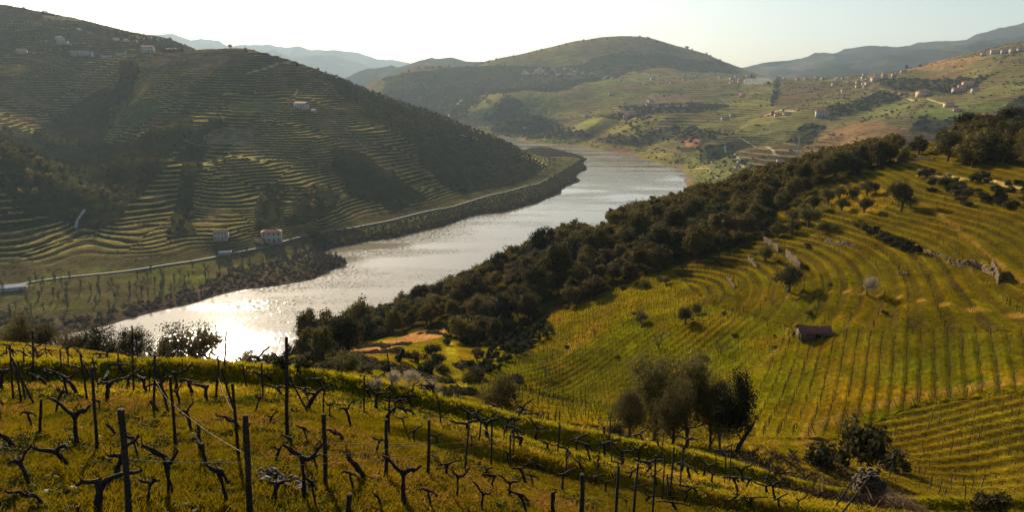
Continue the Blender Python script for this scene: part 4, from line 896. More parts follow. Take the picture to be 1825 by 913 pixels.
# ------------------------------------------------------------------ beyond the river: hedges, copses, woods
L_FAR = mat_leaf('far_leaves', (.030, .036, .020), (.075, .072, .035), .25)
FB3 = [blob(70, 700+k, 5.0, 1.0, 2.6) for k in range(4)]
X, Y, Z = scatter(LDD, 9000, WOOD_D, w=(yD < 4000)*1.0+.25); stamp('valley_woods', FB3, X, Y, Z, .6+.7*rng.random(len(X)), L_FAR)
X, Y, Z = scatter(LDD, 9000, None, cond=(zD > 3), w=(fbm(xD, yD, 90, 4, 88) > .06)*1.0*(yD < 4200)+.04+(zD < 22)*.9)
stamp('valley_scrub', FB3, X, Y, Z, .25+.55*rng.random(len(X))**1.5, L_FAR)
FB5 = [raw_of(crown_mesh('c', L_FAR, 4.4, 3.6, 4.4, 9, 260, 1.6, 720+k)) for k in range(3)]
X, Y, Z = scatter(LDD, 200, [[(1420, 160), (1830, 120), (1830, 270), (1300, 300), (1230, 250)]]); X, Y, Z = thin(X, Y, Z, 25)
FT = [(None, crown_mesh('far_tree_crown', L_FAR, 4.4, 3.6, 4.4, 9, 300, 1.5, 740+k)) for k in range(3)]
for i in range(min(90, len(X))): plant('hedge_tree', FT[i % 3], X[i], Y[i], .8+.6*rng.random(), 'scattered dark tree among fields', 'tree', 'scattered trees among the far fields', z=Z[i])
for i, (u, v, w, h) in enumerate([(1614, 124, 8, 1.5), (1640, 118, 6, 1), (1377, 209, 7, 2.2), (1370, 150, 8, 1.2), (1125, 66, 5, 1), (1140, 65, 5, 1), (1340, 142, 8, 1.6), (1345, 141, 6, 1.6)]):
    tree_at('lone_tree', FT, u, v+2, w, 8.8, ['dark tree beside the white hilltop house right of the village', 'small tree on the red field crest', 'dark conifer on the sunlit spur beside the bare yard', 'dark tree at the left end of the village', 'left tree on the summit of the central hill', 'right tree on the summit of the central hill', 'conifer beside the pass at left of the village', 'second conifer beside the pass'][i], hk=h)

for i in range(46):
    u = 700+i*13.5+rng.normal(0, 4); vv = np.interp(u, [700, 720, 746, 838, 895, 946, 994, 1031, 1092, 1150, 1184, 1220, 1249, 1290, 1318], [136, 128, 119, 118, 103, 94, 82, 73, 67, 66, 79, 84, 92, 110, 127])
    tree_at('summit_tree', FT, u, vv+3, rng.uniform(3.5, 7), 8.8, 'tiny tree on the central hill skyline', group='trees on the central hill skyline')

# ------------------------------------------------------------------ foreground posts and vines
def gpix(u, v, land=LA):
    """point of the foreground slope under a pixel"""
    a, e = ray(u, v); a = float(a); e = float(e)
    ys = np.exp(np.linspace(math.log(5), math.log(90), 900)); g = (HFS[0].h(a*ys, ys)-ZC)/ys
    k = np.nonzero(g >= e)[0]
    if not len(k): return None
    y = ys[k[0]]; return np.array([a*y, y, gz(a*y, y)])
def top_at(base, u, v):
    """point on the ray of (u, v) at the base's own distance"""
    a, e = ray(u, v); y = base[1]; return np.array([float(a)*y, y, ZC+float(e)*y])
POSTS = [  # top u,v, base u,v, radius m, description
 (17, 614, 24, 712, .05, 'tall thin post at the left edge in the back row'), (58, 589, 60, 682, .06, 'tall post second from the left edge, standing before the dark trees'),
 (143, 630, 156, 716, .055, 'leaning post third from the left in the back row'), (164, 655, 174, 806, .055, 'long leaning post right behind which another one leans'), (235, 581, 238, 699, .05, 'tall straight post rising before the olive trees'),
 (276, 633, 274, 734, .06, 'post with a diagonal brace beside it, left of centre'), (303, 672, 314, 796, .055, 'plain upright post between the braced post and the long leaning one'), (216, 730, 232, 925, .075, 'thick post in the front row at left, cut by the bottom edge'),
 (390, 641, 385, 715, .06, 'short thick post below the small olive on the brow'), (404, 591, 400, 653, .06, 'post on the brow right of the tallest olive tree'), (414, 684, 426, 819, .05, 'thin leaning post in the middle rows left of centre'),
 (437, 740, 447, 925, .075, 'thick dark post in the front row beside the tarpaulin'), (73, 712, 71, 776, .05, 'short stubby post at far left'), (352, 753, 358, 805, .05, 'short crooked stake left of the front thick post'),
 (510, 602, 512, 784, .065, 'tallest post, silhouetted against the river, with a brace'), (612, 616, 605, 664, .06, 'post on the brow before the orange clearing'), (649, 670, 649, 738, .05, 'thin post on the grassy bank'), (690, 630, 699, 695, .055, 'dark post on the brow right of the orange clearing'),
 (694, 699, 693, 773, .05, 'thin post behind a thicker one near the centre'), (688, 749, 688, 852, .065, 'thick straight post near the centre of the vineyard'), (577, 738, 581, 869, .065, 'thick straight post left of the centre'), (765, 749, 763, 852, .06, 'straight post right of the centre'),
 (836, 757, 828, 840, .045, 'thin leaning post right of the centre'), (877, 747, 875, 832, .05, 'straight thin post below the round bush tree'), (858, 747, 854, 788, .05, 'short post beyond the straight thin one'), (622, 881, 620, 930, .08, 'stump like post cut by the bottom edge near the centre'),
 (917, 745, 915, 815, .045, 'thin post at the foot of the grassy bank'), (1089, 736, 1085, 796, .06, 'dark post on the brow left of the tree clump'), (1038, 846, 1036, 935, .10, 'thickest post, cut by the bottom edge'), (985, 877, 985, 930, .085, 'short thick post at the bottom edge left of the thickest one'),
 (1103, 832, 1097, 925, .065, 'leaning post right of the thickest one at the bottom'), (1137, 827, 1128, 925, .06, 'second leaning post right of the thickest one'), (1169, 813, 1163, 920, .055, 'third leaning post right of the thickest one'), (1185, 811, 1180, 892, .05, 'fourth leaning post in the bottom right group'),
 (1202, 798, 1194, 885, .06, 'fifth and thicker leaning post in the bottom right group'), (1218, 794, 1212, 869, .05, 'rightmost leaning post of the bottom right group'), (1184, 773, 1177, 819, .05, 'post before the tree clump'), (1276, 811, 1275, 842, .05, 'small post under the dark evergreen'),
 (1294, 803, 1291, 865, .05, 'left post of a close pair under the dark evergreen'), (1304, 792, 1300, 861, .05, 'right post of a close pair under the dark evergreen'), (1070, 786, 1064, 840, .045, 'thin post left of the tree clump'),
 (42, 620, 43, 649, .05, 'small far post at left on the brow'), (107, 622, 109, 657, .05, 'small far post, left one of a pair on the brow'), (121, 624, 122, 653, .05, 'small far post, right one of a pair on the brow'), (11, 614, 12, 636, .05, 'tiny post at the left end of the brow'), (210, 626, 212, 655, .045, 'small post before the leaning bright olive'),
 (1372, 815, 1370, 848, .05, 'post among the brambles right of the evergreen'), (1614, 850, 1614, 874, .05, 'small post right of the straw covered wall'), (1721, 863, 1720, 897, .05, 'small post at the lower right among weeds'), (576, 701, 577, 742, .04, 'thin short post behind the left centre post'),
 (268, 650, 266, 700, .04, 'thin stake just left of the braced post'), (325, 640, 324, 690, .035, 'thin stake in the back row under the tallest olive'), (560, 660, 561, 700, .035, 'thin stake on the bank right of the tallest post'), (1010, 800, 1008, 850, .04, 'thin stake left of the brow post')]
PB = []
def post_mesh(b, t, r_, seed):
    rr = np.random.default_rng(seed); d = t-b; n = 5; pts = []
    for i in range(n+1): pts.append(b-d*.12+d*1.12*i/n+rr.normal(0, r_*.12, 3))
    o = b; return tm('wooden_post', [([p_-o for p_ in pts], np.linspace(r_*1.05, r_*.9, n+1))], POSTWOOD, 7, seed, .09, smooth=False)
for i, (ut, vt, ub, vb, r_, d) in enumerate(POSTS):
    b = gpix(ub, vb)
    if b is None: print('post miss', ub, vb); continue
    t = top_at(b, ut, vt)
    o = obj('wooden_post', post_mesh(b, t, r_*.68, 800+i), None, tuple(b)); tagg(o, d, 'post', 'wooden posts of the foreground vineyard'); PB.append((b, t))
for i, (ut, vt, ub, vb, d) in enumerate([(20, 637, 60, 720, 'diagonal brace of the post at the left edge'), (149, 649, 162, 681, 'brace leaning on the third post from the left'), (280, 651, 300, 738, 'diagonal brace beside the post under the olive trees'), (394, 657, 420, 742, 'diagonal brace beside the short thick post'), (514, 670, 548, 734, 'crooked diagonal brace of the tallest post'), (700, 690, 726, 740, 'thin diagonal brace of the post right of the clearing')]):
    b = gpix(ub, vb)
    if b is None: continue
    t = top_at(b, ut, vt); o = obj('brace_pole', post_mesh(b, t, .035, 880+i), None, tuple(b)); tagg(o, d, 'pole', 'braces of the vineyard posts')

VTR = []; VAR = []; VCA = []
for k in range(12):
    r = np.random.default_rng(900+k)
    h = .58+.22*r.random(); tp, _ = wander((0, 0, -.12), (r.normal(0, .25), r.normal(0, .15), 1), h+.12, 7, .16, r)
    rad = .060*(1+.22*r.normal(0, 1, len(tp))); rad[-1] *= 1.35; rad[0] *= 1.2
    VTR.append(tm('vine_trunk', [(tp, rad)], VINEBARK, 7, k, .14)); hd = tp[-1]; arms = []
    for s in (-1, 1):
        if k % 5 == 4 and s == 1: arms.append(None); continue
        L = .38+.42*r.random(); ap, dd = wander(hd-np.array([0, 0, .03]), (s*1.0, r.normal(0, .25), .35+.25*r.random()), L, 7, .22, r, -.045)
        ar = np.linspace(.048, .024, len(ap))*(1+.28*np.abs(r.normal(0, 1, len(ap)))); pa = [(ap, ar)]
        for q in range(int(2+r.integers(0, 3))):                          # pruned spurs standing on the arm
            st = ap[2+int(r.random()*(len(ap)-2))]; sp, _ = wander(st, (r.normal(0, .5), r.normal(0, .3), 1), .08+.13*r.random(), 3, .3, r); pa.append((sp, np.linspace(.018, .010, 4)))
        arms.append(tm('vine_arm', pa, VINEBARK, 6, 40+k, .12))
    VAR.append(arms); cp = []
    for q in range(int(r.integers(2, 6))):
        st = hd; c_, _ = wander(st, (r.normal(0, .6), r.normal(0, .4), 1), .2+.4*r.random(), 5, .28, r, -.02); cp.append((c_, np.linspace(.007, .0025, len(c_))))
    VCA.append(tm('cane', cp, VINEBARK, 4, 60+k))
VN = [0]
def vine(b, s, rz, label, group, hk=1.0, wk=1.0, canes=True):
    k = VN[0] % 12; VN[0] += 1
    t = bpy.data.objects.new('grape_vine', None); t.empty_display_size = .2; t.location = tuple(b); t.rotation_euler = (0, 0, rz); t.scale = (s*wk, s, s*hk); link(t); tagg(t, label, 'vine', group)
    obj('vine_trunk', VTR[k], t)
    for a in VAR[k]:
        if a is not None: obj('vine_arm', a, t)
    if canes: obj('canes', VCA[k], t)
VL = [(182, 915, 846, 75), (302, 888, 815, 42), (120, 833, 776, 34), (203, 858, 792, 20), (370, 830, 777, 24), (403, 905, 838, 22), (52, 870, 820, 20), (28, 804, 755, 10), (100, 733, 697, 12), (285, 738, 706, 12), (3, 750, 703, 12), (142, 798, 735, 10), (490, 900, 855, 34), (541, 888, 812, 12), (564, 834, 800, 12), (493, 823, 788, 8), (520, 807, 770, 8), (548, 792, 769, 20), (624, 761, 730, 20), (616, 792, 757, 8), (668, 812, 788, 20), (651, 855, 792, 15), (632, 877, 838, 25), (724, 900, 838, 42), (797, 853, 823, 25), (815, 888, 846, 18), (779, 790, 768, 12), (865, 850, 830, 20), (877, 869, 838, 25), (906, 830, 815, 15),
      (935, 861, 836, 25), (975, 846, 823, 20), (1008, 826, 812, 10), (1037, 838, 826, 25), (952, 869, 850, 18), (911, 888, 869, 25), (1004, 877, 840, 10), (1078, 880, 861, 26), (1122, 853, 830, 20), (1149, 896, 873, 25), (1116, 908, 885, 14), (935, 913, 893, 40), (1170, 870, 850, 20), (1244, 880, 860, 30), (1219, 896, 878, 30), (1310, 892, 875, 20), (1210, 915, 895, 38), (1270, 862, 845, 22), (1340, 905, 888, 25), (1290, 912, 893, 26), (1060, 862, 842, 20), (1150, 845, 828, 18), (1100, 838, 822, 16), (560, 900, 870, 20), (340, 770, 735, 16), (430, 770, 735, 18), (455, 735, 708, 14), (210, 780, 745, 18), (60, 765, 730, 14), (590, 745, 722, 14), (740, 790, 765, 16), (840, 800, 780, 14), (720, 760, 742, 12), (480, 760, 735, 14), (180, 735, 708, 14), (245, 820, 780, 20), (320, 725, 700, 12), (80, 905, 860, 22), (260, 905, 870, 18), (680, 905, 870, 20), (770, 905, 872, 22), (860, 912, 885, 24), (1390, 905, 890, 20), (1420, 912, 896, 20)]
def vlab(u, v):
    ro = 'front row' if v > 880 else ('third row' if v > 840 else ('middle rows' if v > 780 else 'back rows'))
    pl = 'under the left edge trees' if u < 130 else ('left of the thick front post' if u < 230 else ('between the two thick front posts' if u < 440 else ('around the dark tarpaulin' if u < 600 else ('near the centre posts' if u < 760 else ('right of the centre posts' if u < 960 else ('around the thickest post' if u < 1110 else ('among the leaning posts' if u < 1230 else 'below the dark evergreen')))))))
    return ro, pl
cnt = {}
for (u, v, vh, hw) in VL:
    b = gpix(u, v)
    if b is None: continue
    hm_ = (v-vh)/F*b[1]*.97; s = max(.6, min(1.8, hm_/.62)); wk = np.clip(hw/F*b[1]/(.62*s), .6, 1.9)
    ro, pl = vlab(u, v); kind_ = 'wide spreading' if hw > 28 else ('short armed' if hw > 14 else 'upright almost armless')
    key = (ro, pl, kind_); cnt[key] = cnt.get(key, 0)+1; rk = ['', ' farther right', ' at the right end', ' rightmost'][min(cnt[key]-1, 3)]
    vine(b, s, rng.normal(0, .3), '%s old vine, %s %s' % (kind_, ro, pl), 'old vines of the foreground', 1.0, wk)
nf = 0; tr = 0; occ = [gpix(u, v)[:2] for (u, v, a_, b_) in VL if gpix(u, v) is not None]
while nf < 185 and tr < 4000:
    tr += 1; y = 22+38*rng.random(); u = rng.uniform(-60, 1420); a = float(ray(u, 750)[0]); row = round((y-.18*a*y)/2.1)*2.1; y = row/(1-.18*a)
    if y < 15 or y > 58: continue
    p_ = (a*y, y)
    if min((p_[0]-q[0])**2+(p_[1]-q[1])**2 for q in occ) < 1.15: continue
    occ.append(p_); z = gz(*p_); u_, v_ = pix(p_[0], y, z)
    if v_ > 925: continue
    ro, pl = vlab(u_, v_); vine((p_[0], y, z), .85+.4*rng.random(), rng.normal(0, .4), 'small old vine %s' % pl, 'small vines in the '+ro, canes=False); nf += 1
# thinner stakes between the vines of the back rows
r = np.random.default_rng(77); ns = 0
while ns < 26:
    y = 20+32*r.random(); u = r.uniform(10, 1240); a = float(ray(u, 750)[0]); z = gz(a*y, y); u_, v_ = pix(a*y, y, z)
    if v_ > 900 or min((a*y-q[0])**2+(y-q[1])**2 for q in occ) < .4: continue
    b = np.array([a*y, y, z]); occ.append((a*y, y)); t = b+np.array([r.normal(0, .09), r.normal(0, .06), 1.15+.35*r.random()])
    o = obj('wooden_post', post_mesh(b, t, .034, 700+ns), None, tuple(b)); tagg(o, 'thin dark stake between vines', 'post', 'wooden posts of the foreground vineyard'); ns += 1
# trellis wires between posts
WIRE = mat_simple('wire', (.35, .33, .30), (.2, .19, .17), 5, .4); 
for i, (A_, B_, k) in enumerate([(0, 1, .8), (1, 2, .7), (5, 6, .6), (6, 11, .62), (11, 20, .6), (20, 19, .62), (19, 21, .62), (21, 22, .6), (22, 23, .7), (23, 26, .6), (7, 11, .55), (8, 10, .6), (11, 25, .5), (28, 30, .6), (30, 31, .6), (31, 32, .7)]):
    a = PB[A_]; b_ = PB[B_]; p0 = a[0]+(a[1]-a[0])*k; p1 = b_[0]+(b_[1]-b_[0])*k; L = np.linalg.norm(p1-p0)
    pts = [p0+(p1-p0)*j/8-np.array([0, 0, .03*L*.5*math.sin(math.pi*j/8)]) for j in range(9)]
    o = obj('trellis_wire', tm('trellis_wire', [([q-p0 for q in pts], np.full(9, .0028))], WIRE, 4, i), None, tuple(p0)); tagg(o, 'thin sagging trellis wire', 'wire', 'trellis wires')

# grass of the foreground
def blades(n, seed, hgt, wid, rad, lean=.35):
    r = np.random.default_rng(seed); a = r.random(n)*6.283; rr = rad*np.sqrt(r.random(n)); b0 = np.stack([rr*np.cos(a), rr*np.sin(a), np.full(n, -.02)], 1)
    d = np.stack([r.normal(0, lean, n), r.normal(0, lean, n), np.ones(n)], 1); h = hgt*(.45+.75*r.random(n)); w = r.normal(0, 1, (n, 3)); w[:, 2] = 0; w /= np.linalg.norm(w, axis=1)[:, None]+1e-9; w *= (wid*(.6+.7*r.random(n)))[:, None]
    t = b0+d*h[:, None]; mdl = b0+d*h[:, None]*.55*np.array([.7, .7, 1.1])
    V = np.stack([b0-w*.5, b0+w*.5, mdl+w*.35, t], 1).reshape(-1, 3); return V, np.arange(n*4).reshape(n, 4), np.repeat(r.random(n), 4)
def clump_w(x, y): return (.45+sstep(-.08, .18, fbm(x, y, 2.4, 3, 55))*1.3)*(.7+.6*sstep(-.1, .2, fbm(x, y, 8, 3, 56)))
vis_a = (uA > -60) & (uA < 1900) & (vA < 960)
X, Y, Z = scatter(LDA, 34000, None, cond=vis_a & (yA < 26), w=clump_w(xA, yA)/yA**1.0)
stamp('foreground_grass', [blades(15, 1000+k, .11, .009, .10) for k in range(8)], X, Y, Z, .6+.9*rng.random(len(X)), L_GRASS, zs=.6+.7*sstep(-.1, .25, fbm(X, Y, 6, 3, 57)), tone=.42+2.6*fbm(X, Y, 3.4, 4, 44)+.6*(rng.random(len(X))-.5))
X, Y, Z = scatter(LDA, 42000, None, cond=vis_a & (yA >= 24) & (yA < 95), w=clump_w(xA, yA)/yA**.9)
stamp('foreground_grass', [blades(12, 1020+k, .14, .016, .16) for k in range(8)], X, Y, Z, .7+.9*rng.random(len(X)), L_GRASS, zs=.6+.7*sstep(-.1, .25, fbm(X, Y, 6, 3, 57)), tone=.42+2.6*fbm(X, Y, 3.4, 4, 44)+.6*(rng.random(len(X))-.5))
q_ = (qA > -.5) & (qA < 6)
X, Y, Z = scatter(LDA, 9000, None, cond=vis_a & q_ & (yA < 100), w=1/yA**.8)
stamp('bank_grass', [blades(14, 1040+k, .17, .014, .20, .4) for k in range(6)], X, Y, Z, .6+.8*rng.random(len(X)), mat_leaf('bank_blades', (.09, .095, .003), (.36, .27, .008), .55, .6, .05))
X, Y, Z = scatter(LDA, 16000, None, cond=vis_a & (yA < 80), w=sstep(.02, .16, fbm(xA, yA, 3.0, 4, 54))/yA**.9+1e-7)
stamp('dry_grass', [blades(12, 1050+k, .10, .011, .13, .7) for k in range(6)], X, Y, Z, .6+.9*rng.random(len(X)), mat_leaf('dry_blades', (.13, .060, .010), (.42, .22, .045), .45, .7, .05))
X, Y, Z = scatter(LDA, 9000, None, cond=vis_a & (yA < 80), w=sstep(.05, .2, fbm(xA, yA, 1.9, 4, 60))/yA**.9+1e-7)
stamp('dark_tussocks', [blades(18, 1056+k, .13, .012, .12, .6) for k in range(6)], X, Y, Z, .5+.9*rng.random(len(X)), mat_leaf('dark_blades', (.020, .026, .004), (.075, .085, .008), .35, .7, .05))
L_WEED = mat_leaf('weeds', (.022, .030, .005), (.07, .075, .012), .2)
X, Y, Z = scatter(LDA, 3400, None, cond=vis_a & (yA < 90), w=(fbm(xA, yA, 3, 3, 58) > .05)/yA**1.1+1e-6)
stamp('low_weeds', [blob(40, 1060+k, .16, .6, .06) for k in range(5)], X, Y, Z, .5+1.1*rng.random(len(X)), L_WEED)
X, Y, Z = scatter(LDA, 1800, None, cond=vis_a & (yA < 60), w=1/yA**1.1)
stamp('vine_prunings', [blades(3, 1230+k, .07, .008, .15, 2.2) for k in range(5)], X, Y, Z+.04, .5+1.0*rng.random(len(X)), L_TWIG)
# grass and rough growth on the near hillside
hid = (vB > 300) & (uB > 480) & (uB < 1900) & ~wB & (yB < 420)
X, Y, Z = scatter(LDB, 90000, None, cond=hid, w=(.3+mB*(np.abs(fB-.35) < .22)*1.6+.8*(fbm(xB, yB, 7, 3, 65) > .03))/yB**.9)
stamp('hillside_grass', [blades(7, 1080+k, .26, .05, .30, .4) for k in range(6)], X, Y, Z, .6+.8*rng.random(len(X)), L_GRASS, tone=.35+1.6*fbm(X, Y, 14, 4, 45))
X, Y, Z = scatter(LDB, 9000, None, cond=hid & (uB < 1500), w=(fbm(xB, yB, 12, 3, 67) > .10)*(mB < .2)/yB+1e-7)
stamp('ravine_scrub', [blob(70, 1090+k, .8, .8, .28) for k in range(5)], X, Y, Z, .4+.9*rng.random(len(X)), L_SCRUB)

# ------------------------------------------------------------------ vines and stakes of the near hillside, along their rows
def rows(poly, g, S, step, n0, jit, keep=.85):
    """points every <step> metres along rows; g = row phase gradient"""
    P = polyw(poly) if False else None
    msk = inpoly(uB, vB, poly) & (mB > .15)
    xs, ys = xB[msk], yB[msk]
    g = np.array(g, float); gn = g/np.linalg.norm(g); tdir = np.array([-gn[1], gn[0]])
    ph = xs*g[0]+ys*g[1]; al = xs*tdir[0]+ys*tdir[1]
    K = np.arange(math.floor(ph.min()/S), math.ceil(ph.max()/S)+1); A_ = np.arange(al.min(), al.max(), step)
    kk, aa = np.meshgrid(K, A_, indexing='ij'); kk = kk.ravel(); aa = aa.ravel()+rng.normal(0, step*.12, kk.size)
    p0 = (kk+.35)*S/np.linalg.norm(g); x = gn[0]*p0+tdir[0]*aa; y = gn[1]*p0+tdir[1]*aa
    ok = y > 50; x, y, kk = x[ok], y[ok], kk[ok]
    for _ in range(5):                                                  # settle onto the true, wavy row
        z = ground(x, y); u, v = pix(x, y, z); a, S_ = rowphase(x, y, z, u, v); err = (a/S-np.round(a/S-.35)-.35)*S/np.linalg.norm(g)
        x = x-gn[0]*np.clip(err, -1.5, 1.5)*.7; y = y-gn[1]*np.clip(err, -1.5, 1.5)*.7
    z = ground(x, y); u, v = pix(x, y, z)
    ok = inpoly(u, v, poly) & (rng.random(len(x)) < keep) & (LBw(x, y)) & (HFS[1].h(x, y) > HFS[0].h(x, y)+.05) 
    return x[ok]+rng.normal(0, jit, ok.sum()), y[ok]+rng.normal(0, jit, ok.sum()), z[ok], kk[ok]
def LBw(x, y):
    z = ground(x, y); u, v = pix(x, y, z); return ~inpoly(u, v, WOOD_B)
CONT = [(850, 700), (905, 595), (985, 565), (1060, 530), (1150, 495), (1235, 472), (1350, 440), (1400, 380), (1500, 330), (1640, 340), (1900, 350), (1900, 592), (1400, 602), (1260, 540), (1200, 482), (1110, 502), (960, 562)]
sets = [(CONT, (.30, -.035), 1.25, 1.5, .12), (ROWS_DIAG, (.66, -.75), 2.5, 1.3, .1), (ROWS_LOW, (.87, -.48), 2.3, 1.3, .1), (ROWS_RIGHT, (.10, .99), 2.3, 1.35, .06)]
XS = []; YS2 = []; ZS = []; RR = []; PX = []; 
for si, (po, g, S, st, jt) in enumerate(sets):
    x, y, z, k = rows(po, g, S, st, 0, jt); t = math.atan2(g[0], -g[1]); print('row set', si, len(x))
    XS.append(x); YS2.append(y); ZS.append(z); RR.append(np.full(len(x), math.atan2(g[0], -g[1])+math.pi*0)); PX.append(np.full(len(x), si))
x = np.concatenate(XS); y = np.concatenate(YS2); z = np.concatenate(ZS); rz = np.concatenate(RR); si = np.concatenate(PX)
ok = seen(x, y, z+.6); x, y, z, rz, si = x[ok], y[ok], z[ok], rz[ok], si[ok]
isp = rng.random(len(x)) < .24
def prism(p0, p1, r_):
    p0 = np.array(p0, float); p1 = np.array(p1, float); d = p1-p0; d /= np.linalg.norm(d); rf = np.array([0, 1, 0]) if abs(d[1]) < .8 else np.array([1, 0, 0]); a = np.cross(d, rf); a /= np.linalg.norm(a); b_ = np.cross(d, a)
    an = [0, 2.09, 4.19]; V = [p+(a*math.cos(t)+b_*math.sin(t))*r_ for p in (p0, p1) for t in an]; return V, [(0, 1, 4, 3), (1, 2, 5, 4), (2, 0, 3, 5)]
def small_vine(seed, arch=False):
    r = np.random.default_rng(seed); V = []; Fq = []
    def add(a, b_, q):
        nonlocal V, Fq
        v_, f_ = prism(a, b_, q); Fq += [tuple(i+len(V) for i in t) for t in f_]; V += v_
    h = .55+.2*r.random(); m_ = (r.normal(0, .06), r.normal(0, .05), h*.5); top = (r.normal(0, .08), 0, h)
    add((0, 0, -.1), m_, .05); add(m_, top, .045)
    L = .45+.25*r.random()
    if arch:
        add(top, (L*1.1, 0, h+.06), .032); add((L*1.1, 0, h+.06), (L*1.2, 0, h-.3), .022); add((L*.1, 0, h), (-L*.5, 0, h+.05), .03); add((-L*.5, 0, h+.05), (-L*.6, 0, h-.2), .022)
    else:
        add(top, (L*.6, 0, h+.16), .035); add((L*.6, 0, h+.16), (L, 0, h+.1), .025); add(top, (-L*.6, 0, h+.14), .035)
        for q in range(3): xx = r.uniform(-.5, .6)*L; add((xx, 0, h+.1), (xx+r.normal(0, .12), r.normal(0, .1), h+.35+.2*r.random()), .014)
    return np.array(V), np.array(Fq), np.full(len(V), r.random())
def small_post(seed):
    r = np.random.default_rng(seed); V, Fq = prism((0, 0, -.3), (r.normal(0, .08), r.normal(0, .08), 1.5+.25*r.random()), .07); return np.array(V), np.array(Fq), np.full(len(V), .3)
MV = mat_leaf('old_vine_wood', (.020, .015, .010), (.055, .04, .028), 0, .9)
SV = [small_vine(1100+k) for k in range(6)]; SVA = [small_vine(1110+k, True) for k in range(5)]; SPM = [small_post(1120+k) for k in range(5)]
def me_of(name, s, mat): V, Fq, T = s; return raw_mesh(name, V, Fq, mat, np.stack([T]*3, 1))
SVm = [me_of('hillside_vine', s, MV) for s in SV]; SVAm = [me_of('hillside_vine', s, MV) for s in SVA]; SPm = [me_of('vineyard_stake', s, POSTWOOD) for s in SPM]
u_, v_ = pix(x, y, z); inview = (u_ > -10) & (u_ < 1835) & (v_ < 925)
NAMES = ['curved terraces under the wood', 'diagonal rows left of the stone hut', 'steep rows below the straight track', 'level rows at lower right']
order = np.argsort(y); used = np.zeros(len(x), bool); nv = 0; npst = 0
for i in order:
    if not inview[i]: continue
    s_ = int(si[i]); near_ = 'nearest part of the ' if v_[i] > 740 else ''
    if isp[i] and npst < 235:
        o = obj('vineyard_stake', SPm[i % 5], None, (x[i], y[i], z[i]), rz[i]); tagg(o, 'wooden stake', 'stake', 'stakes in the '+NAMES[s_]); npst += 1; used[i] = True
    elif not isp[i] and nv < 60:
        o = obj('hillside_vine', (SVAm if s_ == 3 else SVm)[i % 5], None, (x[i], y[i], z[i]), rz[i]+rng.normal(0, .2)); tagg(o, 'small bare hillside vine', 'vine', 'bare vines in the '+NAMES[s_]); nv += 1; used[i] = True
k = ~used & ~isp & (si < 3); stamp('hillside_vines', SV, x[k], y[k], z[k], 1.0+.4*rng.random(k.sum()), MV, extra=rz[k]+rng.normal(0, .2, k.sum()))
k = ~used & ~isp & (si == 3); stamp('arched_vines', SVA, x[k], y[k], z[k], .9+.4*rng.random(k.sum()), MV, extra=rz[k]+rng.normal(0, .15, k.sum()))
k = ~used & isp; stamp('hillside_stakes', SPM, x[k], y[k], z[k], .85+.3*rng.random(k.sum()), MV)
# leaning end stakes along the curved track
for i, (u, v) in enumerate([(1455, 775), (1475, 768), (1495, 762), (1515, 750), (1540, 742), (1570, 735), (1600, 728), (1632, 722), (1660, 715), (1690, 706), (1712, 700), (1735, 696)]):
    p_ = pick(u, v, 60)
    if p_: o = obj('end_stake', tm('end_stake', [([(0, 0, -.2), (-.9, 0, 1.5)], [.06, .05])], POSTWOOD, 5), None, p_, rng.normal(0, .2)); tagg(o, 'leaning end stake by the curved track', 'stake', 'leaning end stakes along the curved track')

# ------------------------------------------------------------------ dry stone walls on the hillside
STONEM = mat_simple('dry_stone', (.24, .17, .09), (.09, .06, .035), 2.2, .95, .8)
def box_v(c, sx, sy, sz, rz, r, j=.12):
    V = np.array([(a, b_, c_) for c_ in (-.5, .5) for a, b_ in ((-.5, -.5), (.5, -.5), (.5, .5), (-.5, .5))])*[sx, sy, sz]+r.normal(0, j*sz, (8, 3))
    c0, s0 = math.cos(rz), math.sin(rz); V = np.stack([V[:, 0]*c0-V[:, 1]*s0, V[:, 0]*s0+V[:, 1]*c0, V[:, 2]], 1)+c; return V
BF = np.array([(0, 3, 2, 1), (4, 5, 6, 7), (0, 1, 5, 4), (1, 2, 6, 5), (2, 3, 7, 6), (3, 0, 4, 7)])
def stone_wall(P, h, label, seed, ragged=.2, mat=STONEM, name='stone_wall', size=.38, ymin=60):
    r = np.random.default_rng(seed); W_ = [pick(u, v, ymin) for u, v in P]; W_ = np.array([w for w in W_ if w]); Vs = []; Fs = []; o = 0
    if len(W_) < 2: return
    for a, b_ in zip(W_[:-1], W_[1:]):
        L = np.hypot(*(b_-a)[:2]); rz_ = math.atan2(b_[1]-a[1], b_[0]-a[0]); n = max(1, int(L/(size*1.3)))
        for i in range(n):
            p_ = a+(b_-a)*(i+.5)/n; zb = gz(p_[0], p_[1])-.3; hh = h*(1-ragged*r.random()-ragged*.8*(.5+.5*math.sin(i*.35+seed)))
            for j in range(int((hh+.3)/(size*.6))+1):
                if r.random() < .05: continue
                c = np.array([p_[0], p_[1], zb+(j+.5)*size*.6])+np.array([math.cos(rz_), math.sin(rz_), 0])*size*.6*((j % 2)-.5)+r.normal(0, .03, 3)
                Vs.append(box_v(c, size*1.45*(.75+.5*r.random()), size*1.3, size*.62, rz_+r.normal(0, .08), r)); Fs.append(BF+o); o += 8
    ob = bpy.data.objects.new(name, raw_mesh(name, np.concatenate(Vs), np.concatenate(Fs), mat)); link(ob); return tagg(ob, label, 'wall')
stone_wall([(1356, 418), (1364, 432), (1376, 440), (1388, 450)], 2.0, 'ochre dry stone retaining wall below the olive grove, upper stretch', 1)
stone_wall([(1401, 455), (1412, 468), (1426, 480)], 2.6, 'taller ochre retaining wall stretch below the olive grove', 2)
